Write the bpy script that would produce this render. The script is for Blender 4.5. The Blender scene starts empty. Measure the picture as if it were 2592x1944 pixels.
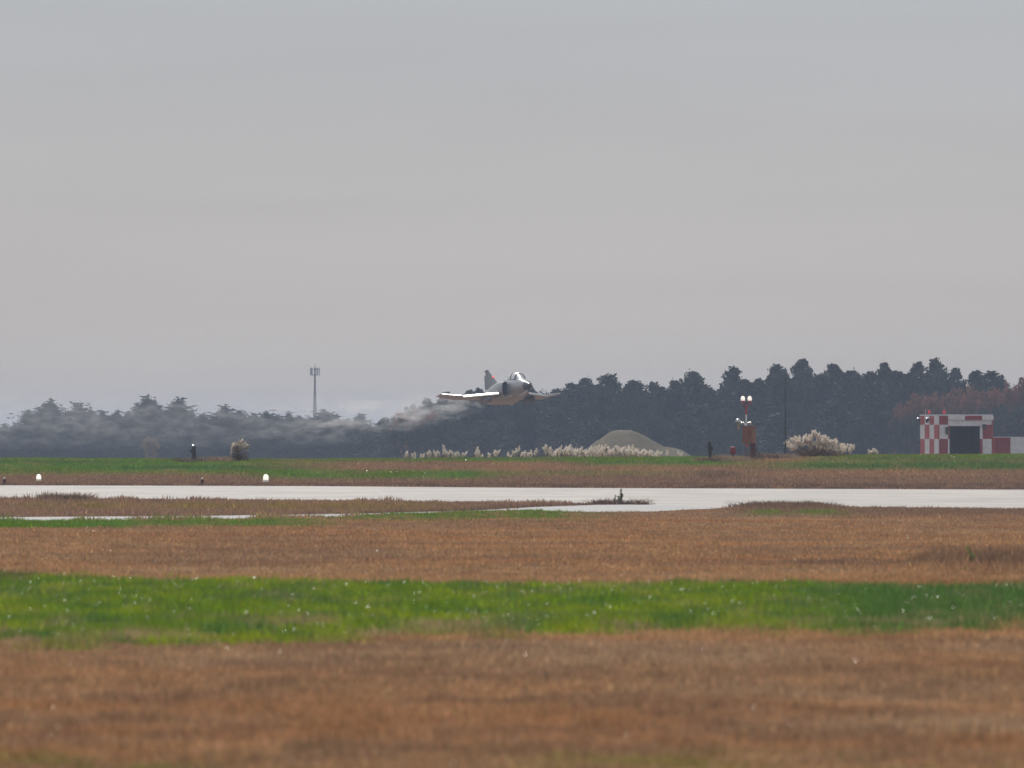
import bpy, bmesh, math, random
import numpy as np
from mathutils import Vector, Matrix

# ------------------------------------------------------------------ camera
SC = bpy.context.scene
COL = SC.collection
R = math.radians
FPX = 300.0 / 17.3 * 2592.0        # photograph pixels per radian of the 300 mm lens
EYE = 2.35                         # eye height above the near field
HY = 1150.0                        # photograph row of the eye level
cam_d = bpy.data.cameras.new('camera')
cam_d.lens = 300.0; cam_d.sensor_width = 17.3; cam_d.sensor_fit = 'HORIZONTAL'
cam_d.clip_start = 1.0; cam_d.clip_end = 40000.0
cam_d.dof.use_dof = True; cam_d.dof.focus_distance = 1500.0; cam_d.dof.aperture_fstop = 4.2
cam = bpy.data.objects.new('camera', cam_d); COL.objects.link(cam)
cam.location = (0, 0, EYE)
cam.rotation_euler = (R(90) + math.atan((HY - 972.0) / FPX), 0, 0)
SC.camera = cam

# ------------------------------------------------------------------ sky and sun
SUN_EL, SUN_AZ = 40.0, -17.0       # degrees; azimuth from the viewing direction, minus = to the left
world = bpy.data.worlds.new('World'); SC.world = world; world.use_nodes = True
wn = world.node_tree.nodes; wl = world.node_tree.links
for n in list(wn): wn.remove(n)
w_out = wn.new('ShaderNodeOutputWorld'); w_bg = wn.new('ShaderNodeBackground')
w_bg.inputs['Strength'].default_value = 0.1
sky = wn.new('ShaderNodeTexSky'); sky.sky_type = 'NISHITA'; sky.sun_disc = False
sky.sun_elevation = R(SUN_EL); sky.sun_rotation = R(SUN_AZ); sky.dust_density = 3.0; sky.air_density = 1.0
# thin cloud sheet: grey, a little warmer low down, in long flat streaks
tc = wn.new('ShaderNodeTexCoord'); sp = wn.new('ShaderNodeSeparateXYZ'); wl.new(tc.outputs['Generated'], sp.inputs[0])
mp = wn.new('ShaderNodeMapping'); mp.inputs['Scale'].default_value = (9, 9, 110); wl.new(tc.outputs['Generated'], mp.inputs[0])
nz = wn.new('ShaderNodeTexNoise'); nz.inputs['Scale'].default_value = 2.2; nz.inputs['Detail'].default_value = 3; nz.inputs['Roughness'].default_value = 0.45
nz.inputs['Distortion'].default_value = 0.6; wl.new(mp.outputs[0], nz.inputs[0])
grad = wn.new('ShaderNodeValToRGB'); wl.new(sp.outputs['Z'], grad.inputs[0])
ce = grad.color_ramp.elements
SKYK = 0.475
ce[0].position = 0.0;  ce[0].color = (1.075, 0.965, 0.85, 1)
ce[1].position = 0.030; ce[1].color = (0.925, 1.015, 1.10, 1)
e = ce.new(0.011); e.color = (1.105, 1.06, 1.03, 1)
e = ce.new(0.021); e.color = (0.965, 0.992, 1.045, 1)
e = ce.new(0.40); e.color = (0.98, 1.03, 1.10, 1)
var = wn.new('ShaderNodeMapRange'); var.inputs['From Min'].default_value = 0.25; var.inputs['From Max'].default_value = 0.75
var.inputs['To Min'].default_value = 9.55 * SKYK; var.inputs['To Max'].default_value = 10.35 * SKYK
wl.new(nz.outputs['Fac'], var.inputs['Value'])
mul = wn.new('ShaderNodeVectorMath'); mul.operation = 'SCALE'
wl.new(grad.outputs[0], mul.inputs[0]); wl.new(var.outputs[0], mul.inputs['Scale'])
mix = wn.new('ShaderNodeMix'); mix.data_type = 'RGBA'; mix.inputs['Factor'].default_value = 0.92
wl.new(sky.outputs[0], mix.inputs['A']); wl.new(mul.outputs[0], mix.inputs['B'])
wl.new(mix.outputs['Result'], w_bg.inputs['Color']); wl.new(w_bg.outputs[0], w_out.inputs['Surface'])

sun_d = bpy.data.lights.new('sun', 'SUN'); sun_d.energy = 3.7; sun_d.angle = R(0.6); sun_d.color = (1.0, 0.95, 0.87)
sun = bpy.data.objects.new('sun', sun_d); COL.objects.link(sun)
sdir = Vector((math.sin(R(SUN_AZ)) * math.cos(R(SUN_EL)), math.cos(R(SUN_AZ)) * math.cos(R(SUN_EL)), math.sin(R(SUN_EL))))
sun.rotation_euler = sdir.to_track_quat('Z', 'Y').to_euler()
sun.location = (0, 0, 200)
sky.sun_rotation = R(SUN_AZ)

SC.view_settings.view_transform = 'Standard'; SC.view_settings.look = 'None'
SC.view_settings.gamma = 1.0; SC.view_settings.use_curve_mapping = False
SC.view_settings.exposure = 0.0
SC.render.engine = 'CYCLES'
cy = SC.cycles
cy.use_denoising = True
cy.max_bounces = 8; cy.volume_bounces = 1; cy.transparent_max_bounces = 16
cy.volume_max_steps = 256
cy.sample_clamp_indirect = 6.0; cy.sample_clamp_direct = 0.0

# ------------------------------------------------------------------ helpers
rng = np.random.default_rng(7); random.seed(7)

def tag(o, label=None, cat=None, group=None, kind=None):
    if label: o['label'] = label
    if cat: o['category'] = cat
    if group: o['group'] = group
    if kind: o['kind'] = kind
    return o

def put(name, me, mat=None, parent=None):
    o = bpy.data.objects.new(name, me); COL.objects.link(o)
    if mat and not me.materials: me.materials.append(mat)
    if parent: o.parent = parent
    return o

def empty(name, loc, rz=0.0):
    o = bpy.data.objects.new(name, None); COL.objects.link(o)
    o.location = loc; o.rotation_euler = (0, 0, rz); o.empty_display_size = 0.3
    return o

def copy_tree(o, parent=None):
    c = o.copy(); COL.objects.link(c); c.parent = parent
    for ch in list(o.children): copy_tree(ch, c)
    return c

def fast_mesh(name, verts, faces, cols=None, smooth=False):
    """verts (n,3), faces (m,k) arrays"""
    verts = np.asarray(verts, np.float32); faces = np.asarray(faces, np.int32)
    me = bpy.data.meshes.new(name); k = faces.shape[1]
    me.vertices.add(len(verts)); me.vertices.foreach_set('co', verts.ravel())
    me.loops.add(faces.size); me.loops.foreach_set('vertex_index', faces.ravel())
    me.polygons.add(len(faces)); me.polygons.foreach_set('loop_start', np.arange(0, faces.size, k, dtype=np.int32))
    if cols is not None:
        a = me.color_attributes.new('tint', 'FLOAT_COLOR', 'POINT')
        c4 = np.ones((len(verts), 4), np.float32); c4[:, :3] = cols
        a.data.foreach_set('color', c4.ravel())
    me.update(calc_edges=True)
    if smooth: me.polygons.foreach_set('use_smooth', np.ones(len(faces), bool))
    return me

class MB:
    """collects shapes for ONE mesh"""
    def __init__(s): s.bm = bmesh.new()
    def box(s, c, size, rz=0, bev=0.0):
        g = bmesh.ops.create_cube(s.bm, size=1.0)
        M = Matrix.Translation(c) @ Matrix.Rotation(rz, 4, 'Z') @ Matrix.Diagonal((*size, 1))
        bmesh.ops.transform(s.bm, matrix=M, verts=g['verts'])
        if bev:
            es = list({e for v in g['verts'] for e in v.link_edges})
            bmesh.ops.bevel(s.bm, geom=es, offset=bev, segments=2, affect='EDGES', profile=0.6)
        return s
    def tube(s, pts, rad, seg=10, cap=True):
        pts = [Vector(p) for p in pts]
        rad = rad if hasattr(rad, '__len__') else [rad] * len(pts)
        rings = []
        for i, p in enumerate(pts):
            d = (pts[min(i + 1, len(pts) - 1)] - pts[max(i - 1, 0)]).normalized()
            a = d.orthogonal().normalized() if i == 0 else (a - d * a.dot(d)).normalized()
            b = d.cross(a)
            rings.append([s.bm.verts.new(p + (a * math.cos(t) + b * math.sin(t)) * rad[i]) for t in [2 * math.pi * k / seg for k in range(seg)]])
        for r0, r1 in zip(rings, rings[1:]):
            for k in range(seg): s.bm.faces.new((r0[k], r0[(k + 1) % seg], r1[(k + 1) % seg], r1[k]))
        if cap:
            s.bm.faces.new(rings[0][::-1]); s.bm.faces.new(rings[-1])
        return s
    def lathe(s, prof, c=(0, 0, 0), seg=16):
        c = Vector(c)
        return s.tube([c + Vector((0, 0, z)) for r, z in prof], [max(r, 0.002) for r, z in prof], seg)
    def prism(s, poly, y0, y1):
        a = [s.bm.verts.new((x, y0, z)) for x, z in poly]; b = [s.bm.verts.new((x, y1, z)) for x, z in poly]
        n = len(poly)
        for k in range(n): s.bm.faces.new((a[k], a[(k + 1) % n], b[(k + 1) % n], b[k]))
        s.bm.faces.new(a[::-1]); s.bm.faces.new(b)
        return s
    def loft(s, rings, cap0=True, cap1=True):
        rr = [[s.bm.verts.new(p) for p in r] for r in rings]
        n = len(rr[0])
        for r0, r1 in zip(rr, rr[1:]):
            for k in range(n): s.bm.faces.new((r0[k], r0[(k + 1) % n], r1[(k + 1) % n], r1[k]))
        if cap0: s.bm.faces.new(rr[0][::-1])
        if cap1: s.bm.faces.new(rr[-1])
        return s
    def mesh(s, name, smooth=False):
        bmesh.ops.recalc_face_normals(s.bm, faces=s.bm.faces)
        me = bpy.data.meshes.new(name); s.bm.to_mesh(me); s.bm.free()
        if smooth:
            me.polygons.foreach_set('use_smooth', np.ones(len(me.polygons), bool))
            try: me.set_sharp_from_angle(angle=R(40))
            except Exception: pass
        return me
    def build(s, name, mat, parent=None, smooth=False):
        return put(name, s.mesh(name, smooth), mat, parent)

# ------------------------------------------------------------------ materials
def add_glow(m, col, k):
    p = [n for n in m.node_tree.nodes if n.type == 'BSDF_PRINCIPLED'][0]
    p.inputs['Emission Color'].default_value = (*col, 1); p.inputs['Emission Strength'].default_value = k

def mat(name, col, rough=0.6, metal=0.0, spec=0.5, var=0.12, scale=6.0, bump=0.0, col2=None, emit=None, coat=0.0):
    m = bpy.data.materials.new(name); m.use_nodes = True
    nt = m.node_tree; b = nt.nodes['Principled BSDF']
    b.inputs['Roughness'].default_value = rough; b.inputs['Metallic'].default_value = metal
    b.inputs['Specular IOR Level'].default_value = spec; b.inputs['Coat Weight'].default_value = coat
    t = nt.nodes.new('ShaderNodeTexCoord'); n = nt.nodes.new('ShaderNodeTexNoise')
    n.inputs['Scale'].default_value = scale; n.inputs['Detail'].default_value = 6; n.inputs['Roughness'].default_value = 0.6
    nt.links.new(t.outputs['Object'], n.inputs['Vector'])
    r = nt.nodes.new('ShaderNodeValToRGB'); nt.links.new(n.outputs['Fac'], r.inputs[0])
    c2 = col2 or tuple(c * (1 + var) for c in col); c1 = tuple(c * (1 - var) for c in col) if not col2 else col
    r.color_ramp.elements[0].position = 0.35; r.color_ramp.elements[0].color = (*c1, 1)
    r.color_ramp.elements[1].position = 0.68; r.color_ramp.elements[1].color = (*c2, 1)
    nt.links.new(r.outputs[0], b.inputs['Base Color'])
    if bump:
        bp = nt.nodes.new('ShaderNodeBump'); bp.inputs['Strength'].default_value = bump; bp.inputs['Distance'].default_value = 0.02
        nt.links.new(n.outputs['Fac'], bp.inputs['Height']); nt.links.new(bp.outputs[0], b.inputs['Normal'])
    if emit:
        b.inputs['Emission Color'].default_value = (*emit[0], 1); b.inputs['Emission Strength'].default_value = emit[1]
    return m

def leaf_mat(name, col=None, transl=0.5, rough=0.45, spec=0.3, var=0.25, scale=0.5, boost=1.0):
    """thin leaves and blades: diffuse + light through the blade + a little gloss; colour from noise or the 'tint' attribute"""
    m = bpy.data.materials.new(name); m.use_nodes = True; nt = m.node_tree; N = nt.nodes; L = nt.links
    for n in list(N): N.remove(n)
    out = N.new('ShaderNodeOutputMaterial'); p = N.new('ShaderNodeBsdfPrincipled'); tr = N.new('ShaderNodeBsdfTranslucent'); mx = N.new('ShaderNodeMixShader')
    p.inputs['Roughness'].default_value = rough; p.inputs['Specular IOR Level'].default_value = spec
    if col is None:
        a = N.new('ShaderNodeVertexColor'); a.layer_name = 'tint'; src = a.outputs['Color']
    else:
        t = N.new('ShaderNodeTexCoord'); n = N.new('ShaderNodeTexNoise'); n.inputs['Scale'].default_value = scale; n.inputs['Detail'].default_value = 4
        L.new(t.outputs['Object'], n.inputs['Vector']); r = N.new('ShaderNodeValToRGB'); L.new(n.outputs['Fac'], r.inputs[0])
        r.color_ramp.elements[0].position = 0.33; r.color_ramp.elements[0].color = (*[c * (1 - var) for c in col], 1)
        r.color_ramp.elements[1].position = 0.67; r.color_ramp.elements[1].color = (*[c * (1 + var) for c in col], 1)
        src = r.outputs[0]
    L.new(src, p.inputs['Base Color']); L.new(src, tr.inputs['Color'])
    mx.inputs[0].default_value = transl
    L.new(p.outputs[0], mx.inputs[1]); L.new(tr.outputs[0], mx.inputs[2]); L.new(mx.outputs[0], out.inputs['Surface'])
    return m

M_grass_dry = leaf_mat('dry grass blades', None, 0.45, 0.55, 0.15)
M_grass_green = leaf_mat('green grass blades', None, 0.5, 0.5, 0.12)
M_glint_leaf = leaf_mat('glint leaves', (0.16, 0.24, 0.05), 0.3, 0.36, 0.8, 0.1, 1.0)
M_cedar = leaf_mat('cedar foliage', (0.022, 0.032, 0.018), 0.15, 0.7, 0.1, 0.45, 0.25)
M_broad = leaf_mat('evergreen foliage', (0.026, 0.036, 0.019), 0.15, 0.7, 0.1, 0.45, 0.25)
M_autumn = leaf_mat('autumn foliage', (0.20, 0.085, 0.05), 0.35, 0.7, 0.1, 0.45, 0.25)
M_ginkgo = leaf_mat('yellow foliage', (0.20, 0.14, 0.055), 0.4, 0.6, 0.2, 0.25, 0.25)
M_bark = mat('bark', (0.07, 0.05, 0.038), 0.9, bump=0.5, var=0.3)
M_plume = leaf_mat('silver plumes', (0.80, 0.72, 0.65), 0.6, 0.7, 0.2, 0.12, 3.0)
M_plume_grey = leaf_mat('greyed plumes', (0.46, 0.38, 0.31), 0.5, 0.7, 0.2, 0.15, 3.0)
M_stalk = leaf_mat('dry stalks', (0.24, 0.15, 0.085), 0.4, 0.6, 0.2, 0.3, 3.0)
M_stalk_dark = leaf_mat('dark dry stalks', (0.11, 0.07, 0.05), 0.35, 0.6, 0.2, 0.3, 3.0)
M_weed_green = leaf_mat('green weed leaves', (0.16, 0.27, 0.03), 0.5, 0.5, 0.3, 0.25, 3.0)
M_weed_olive = leaf_mat('olive weed leaves', (0.16, 0.16, 0.05), 0.5, 0.5, 0.3, 0.25, 3.0)

M_jet = mat('light grey aircraft paint', (0.23, 0.24, 0.26), 0.33, 0.0, 1.0, var=0.18, scale=1.3, coat=0.3)
def panel_lines(m):
    nt = m.node_tree; b = nt.nodes['Principled BSDF']; src = b.inputs['Base Color'].links[0].from_socket
    t = nt.nodes.new('ShaderNodeTexCoord'); w = nt.nodes.new('ShaderNodeTexBrick'); w.inputs['Scale'].default_value = 1.0; w.inputs['Mortar Size'].default_value = 0.035
    w.inputs['Brick Width'].default_value = 1.7; w.inputs['Row Height'].default_value = 0.62; w.inputs['Color1'].default_value = (1, 1, 1, 1); w.inputs['Color2'].default_value = (0.86, 0.86, 0.87, 1); w.inputs['Mortar'].default_value = (0.5, 0.5, 0.5, 1)
    mp = nt.nodes.new('ShaderNodeMapping'); mp.inputs['Rotation'].default_value = (R(90), 0, 0); nt.links.new(t.outputs['Object'], mp.inputs[0]); nt.links.new(mp.outputs[0], w.inputs['Vector'])
    x = nt.nodes.new('ShaderNodeMix'); x.data_type = 'RGBA'; x.blend_type = 'MULTIPLY'; x.inputs['Factor'].default_value = 0.8
    nt.links.new(src, x.inputs['A']); nt.links.new(w.outputs['Color'], x.inputs['B']); nt.links.new(x.outputs['Result'], b.inputs['Base Color'])
panel_lines(M_jet)
M_jet_belly = mat('pale belly paint', (0.50, 0.49, 0.47), 0.42, 0.0, 0.5, var=0.12, scale=1.3)
M_jet_fin = mat('fin paint', (0.20, 0.21, 0.23), 0.5, 0.0, 0.4, var=0.08, scale=1.3)
M_radome = mat('black radome', (0.035, 0.036, 0.04), 0.28, 0.0, 0.5)
M_edge = mat('bare metal leading edge', (0.50, 0.49, 0.47), 0.30, 1.0, 0.5, var=0.25, scale=5.0, bump=0.35)
M_hollow_shade = mat('hollow shade black', (0.010, 0.010, 0.012), 0.9, 0.0, 0.05)  # near black put in for the shade inside openings
M_nozzle = mat('burnt nozzle metal', (0.11, 0.10, 0.095), 0.4, 0.9)
M_tank_shade = mat('shaded grey store', (0.05, 0.05, 0.052), 0.5)
M_canopy_glint = mat('sun glint canopy', (0.55, 0.56, 0.57), 0.40, 0.7, 1.0, var=0.03, coat=1.0)  # pale metallic base stands in for the sun glint on the canopy
M_beacon = mat('red beacon', (0.8, 0.03, 0.03), 0.2, emit=((1.0, 0.06, 0.07), 1.6))
M_redpaint = mat('red paint', (0.27, 0.014, 0.016), 0.5, var=0.28, scale=2.5)
M_redlamp = mat('red lamp glass', (0.75, 0.02, 0.03), 0.15, emit=((1.0, 0.03, 0.06), 0.15))
M_whitepaint = mat('white paint', (0.70, 0.71, 0.73), 0.5, var=0.13, scale=2.5)
M_red_sunlit = mat('sunlit red paint', (0.43, 0.055, 0.05), 0.55, var=0.12, scale=2.0)  # brighter copy of the red paint, sunlight of the side wall put in
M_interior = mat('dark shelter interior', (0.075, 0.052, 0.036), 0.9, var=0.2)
M_concrete = mat('weathered concrete', (0.30, 0.29, 0.27), 0.85, bump=0.3, var=0.2)
M_rustbox = mat('red brown cabinet paint', (0.26, 0.085, 0.04), 0.5, var=0.16, scale=4.0)
M_orange = mat('orange fitting', (0.62, 0.085, 0.025), 0.4)
M_steel = mat('galvanised steel', (0.62, 0.63, 0.65), 0.3, 0.9, var=0.15)
M_lampred = mat('red lamp housing', (0.40, 0.035, 0.03), 0.3)
M_lampglow = leaf_mat('sun glow lamp glass', (0.93, 0.92, 0.88), 0.6, 0.15, 0.8, 0.02, 3.0)
M_tan = mat('tan tube', (0.32, 0.21, 0.09), 0.6)
M_darkwood = mat('weathered dark post', (0.035, 0.032, 0.03), 0.85, bump=0.5, var=0.3)
M_darkmetal = mat('dark pole metal', (0.03, 0.034, 0.04), 0.5)
M_lightbody = leaf_mat('white light fitting', (0.93, 0.92, 0.88), 0.6, 0.25, 0.6, 0.03, 3.0)
add_glow(M_lampglow, (1.0, 0.97, 0.9), 0.9)  # glow added to whiten the glass as sunlight does
M_maroon = mat('maroon base', (0.12, 0.025, 0.025), 0.6)
M_tower = mat('tower steel', (0.16, 0.17, 0.19), 0.6, 0.2)

def pavement_mat(name, col):
    m = mat(name, col, 0.42, 0.0, 0.36, var=0.26, scale=0.16, bump=0.0)
    nt = m.node_tree; b = nt.nodes['Principled BSDF']
    t = nt.nodes.new('ShaderNodeTexCoord'); mpn = nt.nodes.new('ShaderNodeMapping'); mpn.inputs['Scale'].default_value = (0.6, 0.05, 1)
    n = nt.nodes.new('ShaderNodeTexNoise'); n.inputs['Scale'].default_value = 2.0; n.inputs['Detail'].default_value = 5
    nt.links.new(t.outputs['Object'], mpn.inputs[0]); nt.links.new(mpn.outputs[0], n.inputs[0])
    mr = nt.nodes.new('ShaderNodeMapRange'); mr.inputs['To Min'].default_value = 0.42; mr.inputs['To Max'].default_value = 0.70
    nt.links.new(n.outputs['Fac'], mr.inputs['Value']); nt.links.new(mr.outputs[0], b.inputs['Roughness'])
    return m
M_runway = pavement_mat('pale concrete pavement', (0.30, 0.268, 0.245))
M_taxi = pavement_mat('grey asphalt pavement', (0.25, 0.245, 0.24))

# ------------------------------------------------------------------ terrain
def vnoise(x, y, seed=0):
    """smooth value noise 0..1"""
    x = np.asarray(x, float); y = np.asarray(y, float)
    xi = np.floor(x).astype(np.int64); yi = np.floor(y).astype(np.int64); fx = x - xi; fy = y - yi
    fx = fx * fx * (3 - 2 * fx); fy = fy * fy * (3 - 2 * fy)
    def h(a, b):
        v = (a * 374761393 + b * 668265263 + seed * 982451653) & 0x7fffffff
        v = ((v ^ (v >> 13)) * 1274126177) & 0x7fffffff
        return ((v ^ (v >> 16)) & 0xffff) / 65535.0
    return (h(xi, yi) * (1 - fx) + h(xi + 1, yi) * fx) * (1 - fy) + (h(xi, yi + 1) * (1 - fx) + h(xi + 1, yi + 1) * fx) * fy
def fnoise(x, y, seed=0):
    return (vnoise(x, y, seed) + 0.5 * vnoise(x * 2.1, y * 2.1, seed + 1) + 0.25 * vnoise(x * 4.3, y * 4.3, seed + 2)) / 1.75

PD = np.array([-500, 735, 790, 862, 925, 960, 1000, 1060, 2200, 4000, 30000.])
PZ = np.array([0, 0, 0.03, 0.74, 1.66, 2.08, 1.95, 1.55, 1.45, 1.2, 1.0])
def ground(X, D):
    X = np.asarray(X, float); D = np.asarray(D, float)
    z = sum(np.interp(D + o, PD, PZ) for o in (-14, -7, 0, 7, 14)) / 5
    w = np.exp(-((D - 960) / 75.0) ** 2)
    tilt = np.interp(X, [-45, -28, -12, 8, 28, 45], [-0.06, -0.04, -0.07, 0.04, 0.23, 0.28])
    return z + w * (tilt + 0.06 * (vnoise(X * 0.35, D * 0.03, 3) - 0.5))
def hit(px, py, dmin=60.0, dmax=955.0):
    """distance at which the ground shows at photograph position px, py"""
    lo, hi = dmin, dmax
    for _ in range(48):
        m = 0.5 * (lo + hi)
        y = HY + (EYE - float(ground((px - 1296) / FPX * m, m))) / m * FPX
        if y > py: lo = m
        else: hi = m
    return 0.5 * (lo + hi)
def xw(px, d): return (px - 1296.0) / FPX * d
def zw(py, d): return EYE + (HY - py) / FPX * d
def gpt(px, d): return Vector((xw(px, d), d, float(ground(xw(px, d), d))))

# edges of the pavements and planting, as measured rows, turned into plan distances
PXG = np.linspace(-500, 3100, 145)
def edge(pts):
    xs, ys = zip(*pts)
    return np.array([hit(p, float(np.interp(p, xs, ys))) for p in PXG])
E_top = edge([(-500, 1227), (0, 1230), (800, 1232), (1300, 1236), (2592, 1241), (3100, 1243)])        # far edge of the pale pavement
E_isl = edge([(-500, 1262), (0, 1263), (700, 1268), (1200, 1272), (1500, 1276), (1640, 1278), (3100, 1278)])   # near edge, along the grass island
E_low = edge([(-500, 1300), (1500, 1300), (1640, 1298), (1760, 1292), (1860, 1288), (2000, 1286), (2592, 1292), (3100, 1294)])
E_su = edge([(-500, 1316), (0, 1312), (500, 1309), (900, 1303), (1200, 1295), (1350, 1286), (1500, 1280.5), (1640, 1279), (1760, 1284), (1880, 1288.3), (3100, 1289)])
E_sl = edge([(-500, 1327), (0, 1323), (500, 1317.5), (860, 1311), (960, 1304.5), (1200, 1296.6), (1290, 1294), (1350, 1296), (1430, 1298), (1500, 1299), (1640, 1298), (1760, 1291.9), (1880, 1288.6), (3100, 1289.3)])
def ed(E, px): return np.interp(px, PXG, E)
def on_pavement(px, d):
    px = np.asarray(px); d = np.asarray(d)
    right = px > 1640
    main = (d < ed(E_top, px)) & (d > np.where(right, ed(E_low, px), ed(E_isl, px)))
    sec = (~right) & (d < ed(E_su, px)) & (d > ed(E_sl, px))
    return main | sec

def strip(name, m, pxs, Ea, Eb, lift, rows=10):
    V = []; F = []
    for p in pxs:
        a, b = float(ed(Ea, p)), float(ed(Eb, p))
        for r in range(rows + 1):
            d = a + (b - a) * r / rows; X = xw(p, d)
            V.append((X, d, float(ground(X, d)) + lift))
    n = rows + 1
    for i in range(len(pxs) - 1):
        for r in range(rows): F.append((i * n + r, (i + 1) * n + r, (i + 1) * n + r + 1, i * n + r + 1))
    o = put(name, fast_mesh(name, V, F), m); tag(o, kind='structure'); return o
# one sheet for the pale pavement: left of the island tip it ends at the island, right of it it reaches the field
strip('taxiway_apron', M_runway, np.linspace(1640, 3100, 60), E_low, E_top, 0.030)
strip('taxiway', M_runway, np.linspace(-500, 1640, 86), E_isl, E_top, 0.030)
strip('service_road', M_taxi, np.linspace(-500, 1880, 96), E_sl, E_su, 0.042)

# colour and growth of the ground cover, by place
DRY = np.array([0.365, 0.214, 0.114]); DRY_GREY = np.array([0.37, 0.245, 0.150]); DRY_RED = np.array([0.37, 0.188, 0.088])
DULL = np.array([0.252, 0.152, 0.096]); DARK = np.array([0.085, 0.052, 0.038]); OCHRE = np.array([0.27, 0.19, 0.045])
GRN = np.array([0.128, 0.215, 0.010]); GRN_Y = np.array([0.218, 0.285, 0.008]); GRN_D = np.array([0.072, 0.150, 0.034]); GRN_F = np.array([0.112, 0.205, 0.026])
def S(x, a, b): return np.clip((x - a) / (b - a), 0, 1)
def blend(c, t, w): return c * (1 - w)[:, None] + (t if t.ndim > 1 else t[None]) * w[:, None]
def band(px, py, x0, x1, y0, y1, fx=40, fy=4):
    return S(px, x0 - fx, x0 + fx) * S(-px, -x1 - fx, -x1 + fx) * S(py, y0 - fy, y0 + fy) * S(-py, -y1 - fy, -y1 + fy)
def cover(X, D):
    """returns colour, height, greenness for plan positions"""
    z = ground(X, D); px = 1296 + X / D * FPX; py = HY + (EYE - z) / D * FPX
    n1 = fnoise(X * 0.30, D * 0.045, 11); n2 = fnoise(X * 1.3, D * 0.22, 21); n3 = fnoise(X * 0.12, D * 0.09, 31)
    c = np.repeat(DRY[None], len(X), 0); g = np.zeros(len(X)); h = np.full(len(X), 0.06)
    c = blend(c, DRY_GREY, S(n1, 0.45, 0.7) * 0.8); c = blend(c, DRY_RED, S(n3, 0.5, 0.72) * 0.8); c = blend(c, DULL, S(n2, 0.52, 0.8) * 0.6)
    cl = fnoise(X * 2.6, D * 0.55, 81)
    c = c * np.interp(cl, [0.25, 0.42, 0.58, 0.75], [1.16, 1.04, 0.97, 0.80])[:, None]; h = h * np.interp(cl, [0.3, 0.55, 0.75], [0.8, 1.0, 1.7])
    # near field: pale band behind, then redder streaks
    near = D < 222
    c = blend(c, DRY_GREY * np.array([1.0, 1.0, 1.0]), near * band(px, py, 1250, 2100, 1640, 1695, 200, 15) * 0.8)
    c = blend(c, DULL * 0.9, near * S(fnoise(X * 0.8, D * 0.24, 41), 0.48, 0.7) * 0.42)
    c = np.where(near[:, None], c * 1.05, c)
    gp = near * S(py, 1890, 1990) * S(fnoise(X * 1.1, D * 0.5, 43), 0.60, 0.70)
    c = blend(c, GRN * 0.9, gp * 0.8); g = np.maximum(g, gp * 0.6)
    # mid field
    mid = (D >= 222) & (D < 640)
    c = blend(c, DULL * 1.05, mid * S(fnoise(X * 0.16, D * 0.05, 44), 0.5, 0.68) * 0.8)
    c = blend(c, DRY * 1.1, mid * S(fnoise(X * 0.1, D * 0.06, 45), 0.52, 0.66) * 0.6)
    c = np.where(mid[:, None], c * np.array([1.10, 1.07, 0.98]), c)
    wd = band(px, py, 2330, 2700, 1412, 1452, 50, 8) * mid
    c = blend(c, DULL * 0.62, wd * 0.8 * S(n2, 0.25, 0.5)); h = h + wd * (0.10 + 0.18 * vnoise(X * 2.2, D * 0.4, 46))
    wd2 = band(px, py, 2000, 2330, 1415, 1440, 60, 8) * mid * S(n2, 0.4, 0.6)
    c = blend(c, DULL * 0.8, wd2 * 0.8)
    lw = band(px, py, -200, 210, 1462, 1480, 40, 6) * S(n2, 0.35, 0.5); 
    # wide green strip
    up = np.interp(px, [-500, 0, 400, 900, 1300, 2592, 3100], [1452, 1462, 1480, 1486, 1490, 1494, 1496]) + 9 * (n2 - 0.5) * 2 + 12 * (fnoise(X * 2.4, D * 0.3, 82) - 0.5) * 2
    lo = np.interp(px, [-500, 0, 600, 1000, 1500, 1750, 1900, 2300, 2592, 3100], [1634, 1633, 1632, 1622, 1608, 1600, 1602, 1596, 1588, 1584]) + 26 * (n2 - 0.5) * 2 + 18 * (fnoise(X * 2.4, D * 0.3, 83) - 0.5) * 2
    gs = S(py, up - 4, up + 5) * S(-py, -lo - 10, -lo + 6)
    gc = np.repeat(GRN[None], len(X), 0)
    gc = blend(gc, GRN_Y, S(fnoise(X * 1.1, D * 0.2, 51), 0.38, 0.60) * S(-px, -2200, -1900))
    gc = blend(gc, GRN_D, np.maximum(S(px, 1950, 2250) * 0.85, S(fnoise(X * 1.9, D * 0.33, 52), 0.50, 0.64) * 0.85))
    gc = blend(gc, GRN_D, band(px, py, 640, 760, 1512, 1535, 60, 10) * 0.9)
    bare = np.maximum(S(fnoise(X * 0.7, D * 0.2, 53), 0.60, 0.70) * S(py, 1560, 1610), S(fnoise(X * 1.5, D * 0.3, 54), 0.62, 0.70) * 0.35)
    bare = np.maximum(bare, band(px, py, 1020, 1240, 1592, 1612, 60, 6) * 0.85)
    gc = blend(gc, DRY_GREY * 1.05, bare * 0.85); gs_g = gs * (1 - bare * 0.8)
    c = blend(c, gc, gs); g = np.maximum(g, gs_g); h = h + gs * (0.05 + 0.09 * fnoise(X * 0.8, D * 0.15, 55))
    c = blend(c, DARK * 1.5, lw * 0.7)
    # verge in front of the road: green runs and brown
    v = (D >= 560) & (D < 800) & (py > 1286) & (py < 1352)
    vg = band(px, py, -500, 330, 1320, 1346, 40, 5) + band(px, py, 330, 820, 1318, 1335, 60, 5) * S(n2, 0.35, 0.5) + band(px, py, 780, 1500, 1296, 1318, 100, 6) * S(n2, 0.46, 0.58) + band(px, py, 1900, 2150, 1298, 1308, 30, 4) * S(n2, 0.4, 0.55) + band(px, py, 1340, 1420, 1292, 1300, 30, 4)
    vg = np.clip(vg, 0, 1) * v
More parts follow.
